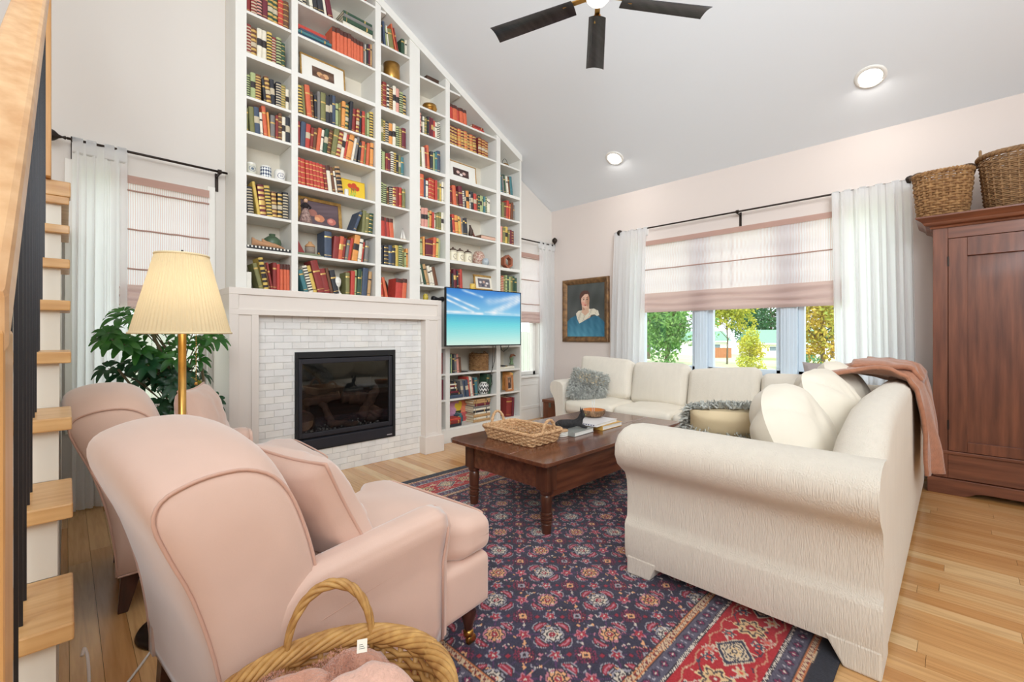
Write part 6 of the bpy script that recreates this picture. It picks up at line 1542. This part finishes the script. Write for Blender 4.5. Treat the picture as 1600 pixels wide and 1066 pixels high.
# ------------------------------------------------------------------ portrait on the window wall
po_ = thing('portrait_painting', 'framed oil portrait of a woman in blue with a white collar', 'painting', (-.03, -.595, 1.48))
OG = mat('ornate_gilt', (150, 112, 70), .5, metal=.35, col2=(92, 66, 44), vscale=18, bump=1, bscale=70)
OGI = mat('inner_gilt', (196, 176, 144), .5, metal=.3, col2=(120, 96, 66), vscale=22, bump=.8, bscale=90)
PY0, PY1, PZ0, PZ1 = -.970, -.222, 1.055, 1.905
fwid = .072
def rail(p, q, out):   # mitred frame rail from p to q (y,z)
    pass
prof_f = [(0, 0), (0, .030), (.012, .044), (.028, .046), (.040, .034), (.052, .030), (.062, .020), (.072, .014), (.072, 0)]
corners = [(PY1, PZ0), (PY1, PZ1), (PY0, PZ1), (PY0, PZ0)]
cy_, cz_ = (PY0+PY1)/2, (PZ0+PZ1)/2
for k in range(4):
    a, b = corners[k], corners[(k+1) % 4]; secs = []
    for u in np.linspace(0, 1, 15):
        py, pz = a[0]+(b[0]-a[0])*u, a[1]+(b[1]-a[1])*u; sec = []
        for ins, hgt in prof_f:
            # mitre: clamp position inside the inset rectangle
            yy = min(max(py, PY0+ins), PY1-ins); zz = min(max(pz, PZ0+ins), PZ1-ins)
            if k % 2 == 0: yy = a[0]-(ins if a[0] == PY1 else -ins)
            else: zz = a[1]-(ins if a[1] == PZ1 else -ins)
            wv = .003*math.sin(u*60+ins*90) if .005 < ins < .06 else 0
            sec.append((-.002-hgt-wv, yy, zz))
        secs.append(sec)
    loft(MB(), secs).build('frame_rail', OG, po_, world=True, auto=60)
def poly(U, V, P):
    m = np.zeros(U.shape, bool); n = len(P)
    for i in range(n):
        (x0, y0), (x1, y1) = P[i], P[(i+1) % n]
        if y0 == y1: continue
        m ^= ((y0 > V) != (y1 > V)) & (U < (x1-x0)*(V-y0)/(y1-y0)+x0)
    return m
def im_portrait(U, V):
    A = fill(U, (74, 78, 76)); A += (nz(U, V, 6, 2)*7)[..., None]
    body = poly(U, V, [(-.1, -.1), (-.1, .22), (.10, .36), (.28, .42), (.50, .34), (.80, .40), (.95, .30), (1.1, .16), (1.1, -.1)]); put(A, body, (50, 108, 134))
    low = (np.clip((.34-V)/.34, 0, 1)*(.6+.4*np.cos((U-.3)*4)))[..., None]*body[..., None]; A = A*(1-low*.75)+C3(88, 160, 184)*low*.75
    A += (nz(U*1.5, V, 12, 9)*6)[..., None]*body[..., None]
    skin = poly(U, V, [(.40, .62), (.60, .62), (.60, .53), (.72, .49), (.62, .36), (.40, .28), (.34, .44), (.42, .51)]); put(A, skin, (214, 176, 150))
    put(A, poly(U, V, [(.42, .60), (.47, .56), (.50, .48), (.44, .50)]), (186, 140, 116))
    lw = nz(U, V, 30, 6)*.008
    col = poly(U, V, [(.25, .44), (.31, .49), (.41, .505), (.40, .46), (.50, .40), (.60, .46), (.585, .515), (.72, .525), (.83, .48), (.86, .40), (.80, .385), (.74, .415), (.66, .41), (.55, .35), (.44, .29), (.34, .255), (.29, .33)])
    put(A, col, (228, 220, 200)); put(A, col & (lw > .004), (206, 196, 176)); put(A, poly(U, V, [(.43, .50), (.57, .51), (.53, .43), (.46, .41)]), (212, 172, 146))
    put(A, ((U-.478)/.132)**2+((V-.745)/.122)**2 < 1, (84, 50, 42)); put(A, ((U-.41)/.05)**2+((V-.67)/.07)**2 < 1, (74, 46, 40))
    face = ((U-.500)/.108)**2+((V-.680)/.145)**2 < 1; put(A, face, (228, 188, 164)); put(A, (((U-.585)/.06)**2+((V-.66)/.11)**2 < 1) & face, (192, 142, 116))
    put(A, (((U-.44)/.05)**2+((V-.62)/.04)**2 < 1) & face, (226, 164, 144)); put(A, poly(U, V, [(.36, .70), (.37, .80), (.45, .86), (.56, .86), (.62, .80), (.57, .80), (.48, .795), (.42, .75)]), (84, 50, 42))
    for x in (.455, .545): put(A, ((U-x)/.022)**2+((V-.700)/.010)**2 < 1, (58, 42, 40)); put(A, ((U-x)/.032)**2+((V-.728)/.006)**2 < 1, (104, 66, 50))
    put(A, (np.abs(U-.508-(V-.66)*.08) < .007) & (V > .635) & (V < .70), (190, 138, 114)); put(A, ((U-.503)/.022)**2+((V-.630)/.006)**2 < 1, (176, 122, 102)); put(A, ((U-.503)/.034)**2+((V-.595)/.012)**2 < 1, (182, 76, 70))
    return A+(np.random.RandomState(2).uniform(-4, 4, U.shape))[..., None]
n, k = 230, 270; U, V = np.meshgrid(np.linspace(0, 1, n), np.linspace(0, 1, k))
paint_grid('canvas', n, k, ((-.014, PY1-.065, PZ0+.065), (0, -(PY1-PY0-.13), 0), (0, 0, PZ1-PZ0-.13)), im_portrait(U, V), print_mat('oil_paint', .4, bump=.15, bscale=200), po_, world=True)

# ------------------------------------------------------------------ small chest in the corner, cords
t = thing('small_chest', 'small red-brown wooden chest between corner curtain and sofa', 'chest', (-.30, -.33, 0))
MB().box(-.42, -.20, -.42, -.20, .02, .25).build('body', ARM_V, t, world=True, bevel=.006); MB().box(-.43, -.19, -.43, -.19, .25, .29).build('lid', ARM_H, t, world=True, bevel=.006)
MB().box(-.425, -.420, -.34, -.30, .19, .26).build('clasp', mat('pewter', (120, 124, 116), .4, metal=.8), t, world=True, bevel=.002)
def cord(pts, r, lab, mt):
    P = [Vector(p) for p in pts]; out = []
    for i in range(len(P)-1):
        p0, p1, p2, p3 = P[max(i-1, 0)], P[i], P[i+1], P[min(i+2, len(P)-1)]
        for k in range(8):
            s = k/8; out.append(.5*((2*p1)+(-p0+p2)*s+(2*p0-5*p1+4*p2-p3)*s*s+(-p0+3*p1-3*p2+p3)*s**3))
    out.append(P[-1]); return tag(MB().tube(out, r, 8).build('cord', mt, smooth=True), lab, 'cord')
WC = mat('white_cord', (236, 232, 226), .5)
cord([(CAM.x+.0285, CAM.y+1.50, .372), (CAM.x+.0330, CAM.y+1.52, .378), (CAM.x+.0385, CAM.y+1.50, .362), (CAM.x+.041, CAM.y+1.50, .30), (CAM.x+.041, CAM.y+1.52, .21), (CAM.x+.034, CAM.y+1.55, .12), (CAM.x+.028, CAM.y+1.60, .006), (CAM.x+.028, CAM.y+1.7, .005)], .0035, 'white cord looping down beside the lower stair treads', WC)
cord([(-4.60, -1.82, .008), (-4.70, -2.02, .005), (-4.80, -2.20, .005), (-4.90, -2.36, .005)], .004, 'pale lamp cord on the floor running towards the stairs', WC)

# ------------------------------------------------------------------ laundry basket with fleece blanket, in front
bk_ = thing('laundry_basket', 'large golden willow laundry basket with arched handles in the foreground', 'basket', (-4.598, -3.288, .012))
pth = lambda n: [(.232*math.cos(2*PI*i/n), .205*math.sin(2*PI*i/n)) for i in range(n)]
weave(bk_, pth, .42, 34, 30, .0062, .0075, .80, 1.0, mt=WICK2)
MB().lathe([(.001, .002), (.17, .002), (.17, .012), (.001, .012)], n=30).build('base', WICK2, bk_)
twist_rim(pth, 1.02, .435, .016, .0066, 9, 5, 200, WICK2, bk_, name='rim_rod')
for s, a0 in ((1, 90), (-1, 270)):
    ac = math.radians(a0-24)
    for q in range(4):
        pts = []
        for i in range(34):
            a = PI*i/33; tw2 = 2*PI*(i/33*2.4+q/4); rad = .092
            ang_ = ac+rad/.22*math.cos(a)*1.0; R_ = .222+.0075*math.cos(tw2)
            pts.append((R_*1.03*math.cos(ang_), R_*.93*math.sin(ang_), .40+.165*math.sin(a)**.8+.0075*math.sin(tw2)))
        MB().tube(pts, .0056, 6).build('handle', WICK2, bk_, smooth=True)
FLE = mat('rose_fleece', (206, 150, 126), .95, var=.10, vscale=60, bump=1, bscale=160, sheen=.5)
fl = thing('fleece_blanket', 'crumpled rose fleece blanket inside the laundry basket', 'blanket', (-4.600, -3.285, .425))
def fb(P):
    n_ = noise.noise(Vector((P[0]*9, P[1]*9, P[2]*5)))*.032+noise.noise(Vector((P[0]*22+3, P[1]*22, P[2]*9)))*.014
    fz2 = -.03*abs(math.sin(P[0]*14+P[1]*9))**3
    return (P[0]*(1+n_*1.5), P[1]*(1+n_*1.5), P[2]+(n_+fz2 if P[2] > 0 else 0))
m = MB().rbox((0, 0, -.06), (.185, .16, .10), .09, 26, puff=(.01, .01, .03), fn=fb); m.build('fleece', FLE, fl, smooth=True)
m = MB().rbox((.06, -.05, .045), (.085, .06, .028), .027, 12, puff=(0, 0, .02), fn=fb); m.build('fleece_fold', mat('pale_rose_fleece', (226, 180, 160), .95, var=.08, vscale=60, bump=1, bscale=160, sheen=.5), fl, smooth=True)
rg = random.Random(8); tf = MB()
for i in range(9000):
    a, r = rg.uniform(0, 2*PI), .150*math.sqrt(rg.random()); x, y = r*math.cos(a), r*.86*math.sin(a); P = fb((x, y, .04)); z = -.06+.10+.03*max(0, 1-(x/.185)**2)*max(0, 1-(y/.16)**2)+(P[2]-.04)-.004
    d = Vector((rg.uniform(-1, 1), rg.uniform(-1, 1), rg.uniform(.6, 1.4))).normalized()*rg.uniform(.004, .008); s_ = Vector((rg.uniform(-1, 1), rg.uniform(-1, 1), 0))*.0012; p = Vector((x, y, z))
    tf.add([p-s_, p+s_, p+d], [(0, 1, 2)])
stuff(tf.build('fleece_tufts', FLE, fl))
t = MB().box(-.017, .017, -.0008, .0008, 0, .042); t.xf(Matrix.Scale(.6, 4)); t.xf(Matrix.Translation((.10, .045, .062)) @ Matrix.Rotation(-.5, 4, 'Z') @ Matrix.Rotation(-.9, 4, 'X')); t.build('care_label', mat('label_white', (240, 232, 214), .8), fl)
t = MB()
for i in range(3): t.box(-.010, .010-.004*i, -.0012, -.0008, .012+i*.006, .0135+i*.006)
t.xf(Matrix.Scale(.6, 4)); t.xf(Matrix.Translation((.10, .045, .062)) @ Matrix.Rotation(-.5, 4, 'Z') @ Matrix.Rotation(-.9, 4, 'X')); stuff(t.build('care_label_print', INKD, fl))

# ------------------------------------------------------------------ schefflera by the left window
plant = thing('potted_schefflera', 'large leafy umbrella plant in front of the left window', 'plant', (-4.42, -.62, 0))
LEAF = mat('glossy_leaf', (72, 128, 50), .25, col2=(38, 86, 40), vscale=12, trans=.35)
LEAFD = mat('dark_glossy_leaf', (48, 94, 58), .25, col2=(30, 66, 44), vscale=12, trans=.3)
LEAFY = mat('variegated_leaf', (208, 196, 66), .35, col2=(70, 104, 40), vscale=26, trans=.2)
STEM = mat('brown_stem', (112, 98, 70), .8, var=.2)
MB().lathe([(.11, .001), (.12, .01), (.15, .26), (.16, .27), (.16, .30), (.14, .30), (.135, .27), (.001, .265)], n=32).build('pot', mat('terracotta_pot', (150, 110, 88), .7, var=.1), plant, smooth=True)
rg = random.Random(11)
st_ = MB().tube([(0, 0, .26), (.03, .02, .5), (-.02, 0, .75), (-.08, -.02, 1.0), (-.14, -.02, 1.15)], .009, 8).tube([(.02, 0, .26), (.08, -.02, .55), (.12, -.02, .85), (.10, 0, 1.05)], .008, 8).tube([(-.02, 0, .27), (-.09, -.03, .5), (-.2, -.05, .78), (-.3, -.06, .95)], .007, 8)
st_.build('stem', STEM, plant, smooth=True)
tw_m = MB(); nl = 0
centres = []
while len(centres) < 64:
    u, v = rg.uniform(-.44, .26), rg.uniform(.50, 1.33)
    # silhouette: a leaning crown, wider to the left at the top, to the right lower down
    ok = ((u+.10)/.34)**2+((v-1.10)/.24)**2 < 1 or ((u-.07)/.22)**2+((v-.80)/.36)**2 < 1 or ((u+.34)/.12)**2+((v-1.06)/.12)**2 < 1
    if ok: centres.append(Vector((u*.80-.03, rg.uniform(-.18, .10), v)))
for c in centres:
    base = Vector((c.x*.25, 0, max(.3, c.z-.22))); tw_m.tube([base, base.lerp(c, .5)+Vector((0, 0, .03)), c], [.004, .003, .0022], 5)
    nf = rg.randint(6, 8); m = MB(); outd = (c-Vector((-.02, .1, .85))).normalized(); ax_ = (outd*.8+Vector((0, -.5, .55))).normalized()
    e1 = ax_.cross(Vector((.3, .2, 1))).normalized(); e2 = ax_.cross(e1); L_ = rg.uniform(.060, .084); droop = rg.uniform(.3, .7)
    for q in range(nf):
        a = 2*PI*q/nf+rg.uniform(-.15, .15); d = (e1*math.cos(a)+e2*math.sin(a)); sd = ax_.cross(d).normalized(); W_ = L_*.25
        rows = []
        for k in range(6):
            s = k/5; p = c+d*(.012+L_*s)+ax_*(.018*math.sin(s*2))-Vector((0, 0, 1))*droop*L_*s*s*.8; w = W_*math.sin(PI*(.08+.86*s))**.8
            rows += [p-sd*w+ax_*w*.25, p, p+sd*w+ax_*w*.25]
        m.add(rows, [(3*k+j, 3*k+j+1, 3*k+j+4, 3*k+j+3) for k in range(5) for j in range(2)])
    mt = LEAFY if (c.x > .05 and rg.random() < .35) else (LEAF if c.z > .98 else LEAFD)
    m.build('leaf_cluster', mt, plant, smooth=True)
stuff(tw_m.build('twigs', STEM, plant, smooth=True))

# ------------------------------------------------------------------ garden beyond the windows
GZ = -.5
def gz(x): return GZ-.036*max(0, x-22)
gd = MB()
gd.add([(-40, 4.2, GZ), (.2, 4.2, GZ), (.2, 110, GZ), (-40, 110, GZ)], [(0, 1, 2, 3)]).add([(-9, .2, GZ), (.2, .2, GZ), (.2, 4.2, GZ), (-9, 4.2, GZ)], [(0, 1, 2, 3)])
for xa, xb_ in ((.2, 22), (22, 60), (60, 130)): gd.add([(xa, -70, gz(xa)), (xb_, -70, gz(xb_)), (xb_, 110, gz(xb_)), (xa, 110, gz(xa))], [(0, 1, 2, 3)])
o = gd.build('ground', mat('pale_dry_lawn', (188, 192, 158), .9, col2=(160, 176, 128), vscale=.4)); struct(o)
LFM = {}
def lf(n, c, c2): return mat(n, c, .7, col2=c2, vscale=1.2, trans=.3)
F1 = lf('foliage_green', (92, 146, 78), (140, 176, 96)); F2_ = lf('foliage_yellow', (204, 196, 74), (142, 170, 74)); F3_ = lf('foliage_dark', (44, 92, 58), (72, 120, 72)); F4 = lf('foliage_orange', (214, 176, 78), (120, 160, 70)); F5 = lf('foliage_blue_green', (74, 128, 88), (118, 160, 110))
TRK = mat('bark', (126, 112, 98), .9, var=.2)
def tree(lab, base, H, crown, lm, trunk=.12, seed=1, cnt=2600, leaf=.16, lo=.25, name='tree'):
    t = thing(name, lab, 'tree', tuple(base), 0, None); rg = random.Random(seed)
    m = MB().tube([(0, 0, -.02), (.02*H, 0, H*.3), (0, .01*H, H*.62), (.01*H, 0, H*.85)], [trunk, trunk*.8, trunk*.5, trunk*.15], 8)
    for k in range(6):
        a = rg.uniform(0, 2*PI); z = H*rg.uniform(.25, .6); m.tube([(0, 0, z), (crown*.35*math.cos(a), crown*.35*math.sin(a), z+H*.14), (crown*.7*math.cos(a), crown*.7*math.sin(a), z+H*.22)], [trunk*.4, trunk*.25, trunk*.06], 6)
    m.build('trunk', TRK, t, smooth=True)
    blobs = [(Vector((rg.uniform(-1, 1)*crown*.62, rg.uniform(-1, 1)*crown*.62, H*rg.uniform(lo+.08, .86))), crown*rg.uniform(.34, .55)) for _ in range(16)]
    f = MB()
    for i in range(cnt):
        c, r = blobs[i % 16]; d = Vector((rg.gauss(0, 1), rg.gauss(0, 1), rg.gauss(0, 1))).normalized(); p = c+d*r*rg.uniform(.7, 1.05)
        e1 = Vector((rg.gauss(0, 1), rg.gauss(0, 1), rg.gauss(0, 1))).normalized()*leaf*rg.uniform(.6, 1.2); e2 = e1.cross(Vector((rg.gauss(0, 1), rg.gauss(0, 1), rg.gauss(0, 1)))).normalized()*leaf*.45
        f.add([p-e1, p-e2, p+e1, p+e2], [(0, 1, 2, 3)])
    stuff(f.build('foliage', lm, t)); return t
def on_ground(px, Z): p = far(px, 523.3, Z); p.z = gz(p.x); return p
tree('broad green tree in the left pane of the triple window', on_ground(1042, 24), 4.2, 2.2, F1, .14, 1, 5200, .12, .12)
tree('blue-green conifer behind the left window pane', on_ground(1012, 33), 9, 2.6, F5, .2, 2, 3600, .20, .1)
tree('bright yellow-leaved young tree in the middle window pane', on_ground(1136, 25), 4.4, 1.5, F2_, .05, 3, 3400, .11, .38)
tree('small yellow-green shrub tree in front of the garage', on_ground(1172, 15), 1.95, .52, F2_, .03, 4, 2200, .055, .1)
tree('dark green tall tree behind the garage roof', on_ground(1205, 84), 14, 5.5, F3_, .3, 5, 4200, .34, .15)
tree('dark green tall tree between the two window mullions', on_ground(1168, 104), 16, 5.5, F3_, .3, 6, 3600, .36, .15)
tree('dark green tree far behind the left pane', on_ground(1045, 86), 14, 5.5, F3_, .3, 12, 3600, .34, .1)
tree('orange and green tree in the right window pane', on_ground(1285, 19), 4.2, 1.5, F4, .1, 7, 4600, .10, .12)
tree('green shrub low in the right window pane', on_ground(1258, 13), 1.3, .45, F5, .03, 8, 1800, .05, .1)
tree('dark tall tree filling the right pane background', on_ground(1300, 84), 14, 5.5, F3_, .3, 9, 4000, .32, .1)
tree('green tree above the fence in the bookcase-side window', (1.3, 9.5, GZ), 4.4, 1.9, F1, .12, 10, 3200, .12, .2)
tree('green tree above the fence behind the lamp window', (-4.6, 10.5, GZ), 4.2, 2.0, F1, .12, 13, 2600, .13, .2)
def house(lab, px, Z, w, d, hw, hr, wall, roof, ang):
    p = on_ground(px, Z); t = thing('house', lab, 'house', tuple(p), ang)
    MB().box(-w/2, w/2, -d/2, d/2, 0, hw).build('walls', wall, t)
    r = MB().prism([(-d/2-.4, hw-.05), (d/2+.4, hw-.05), (0, hw+hr)], 0, -w/2-.4, w/2+.4); r.build('roof', roof, t)
    MB().box(-w/2-.42, w/2+.42, -d/2-.44, -d/2-.38, hw-.18, hw).build('gutter', mat('white_trim', (236, 236, 232), .5), t)
    for k in (-.25, .2):
        wn = MB().box(w*k-.5, w*k+.5, -d/2-.03, -d/2+.0, hw*.45, hw*.8); wo = wn.build('window', mat('white_trim', (236, 236, 232), .5), t)
        MB().box(w*k-.42, w*k+.42, -d/2-.04, -d/2-.031, hw*.5, hw*.76).build('pane', mat('dark_pane', (110, 128, 140), .1), wo)
HW_ = mat('cream_siding', (238, 230, 214), .8); HR_ = mat('green_shingle', (116, 160, 134), .8, var=.06, vscale=3)
house('cream garage with a pale green roof in the middle pane', 1216, 66, 8.6, 7, 2.2, 1.9, HW_, HR_, TH-PI/2-.15)
house('small white house with a window left of the yellow tree', 1098, 70, 5.6, 5, 2.3, 1.5, mat('white_siding', (240, 238, 232), .8), HR_, TH-PI/2)
def fence(lab, p0, p1, h, n, mt):
    p0, p1 = Vector(p0), Vector(p1); t = thing('garden_fence', lab, 'fence', tuple(p0)); d = (p1-p0); L_ = d.length; d.normalize(); ang = math.atan2(d.y, d.x); t.rotation_euler = (0, 0, ang); w = L_/n
    for i in range(n): MB().box(i*w+.004, (i+1)*w-.004, -.01, .01, 0, h+.01*math.sin(i*2.3)).build('board', mt, t)
    for z in (.25, h-.25): MB().box(0, L_, .01, .05, z, z+.08).build('rail', mt, t)
fence('weathered grey board fence outside the narrow windows', (-6.2, 3.1, GZ), (3.4, 3.1, GZ), 1.72, 66, mat('grey_fence', (190, 194, 186), .9, var=.06, vscale=4))
a_ = on_ground(1096, 44); b__ = on_ground(1143, 44)
fence('low brown board fence left of the garage', tuple(a_), tuple(b__), 1.0, 16, mat('brown_fence', (170, 116, 82), .9, var=.1))
gs = MB().add([tuple(on_ground(px, Z)+Vector((0, 0, .02))) for px, Z in ((1150, 40), (1240, 40), (1240, 58), (1150, 58))], [(0, 1, 2, 3)]).build('lawn_strip', mat('green_lawn', (138, 176, 92), .9, var=.1, vscale=3)); struct(gs)
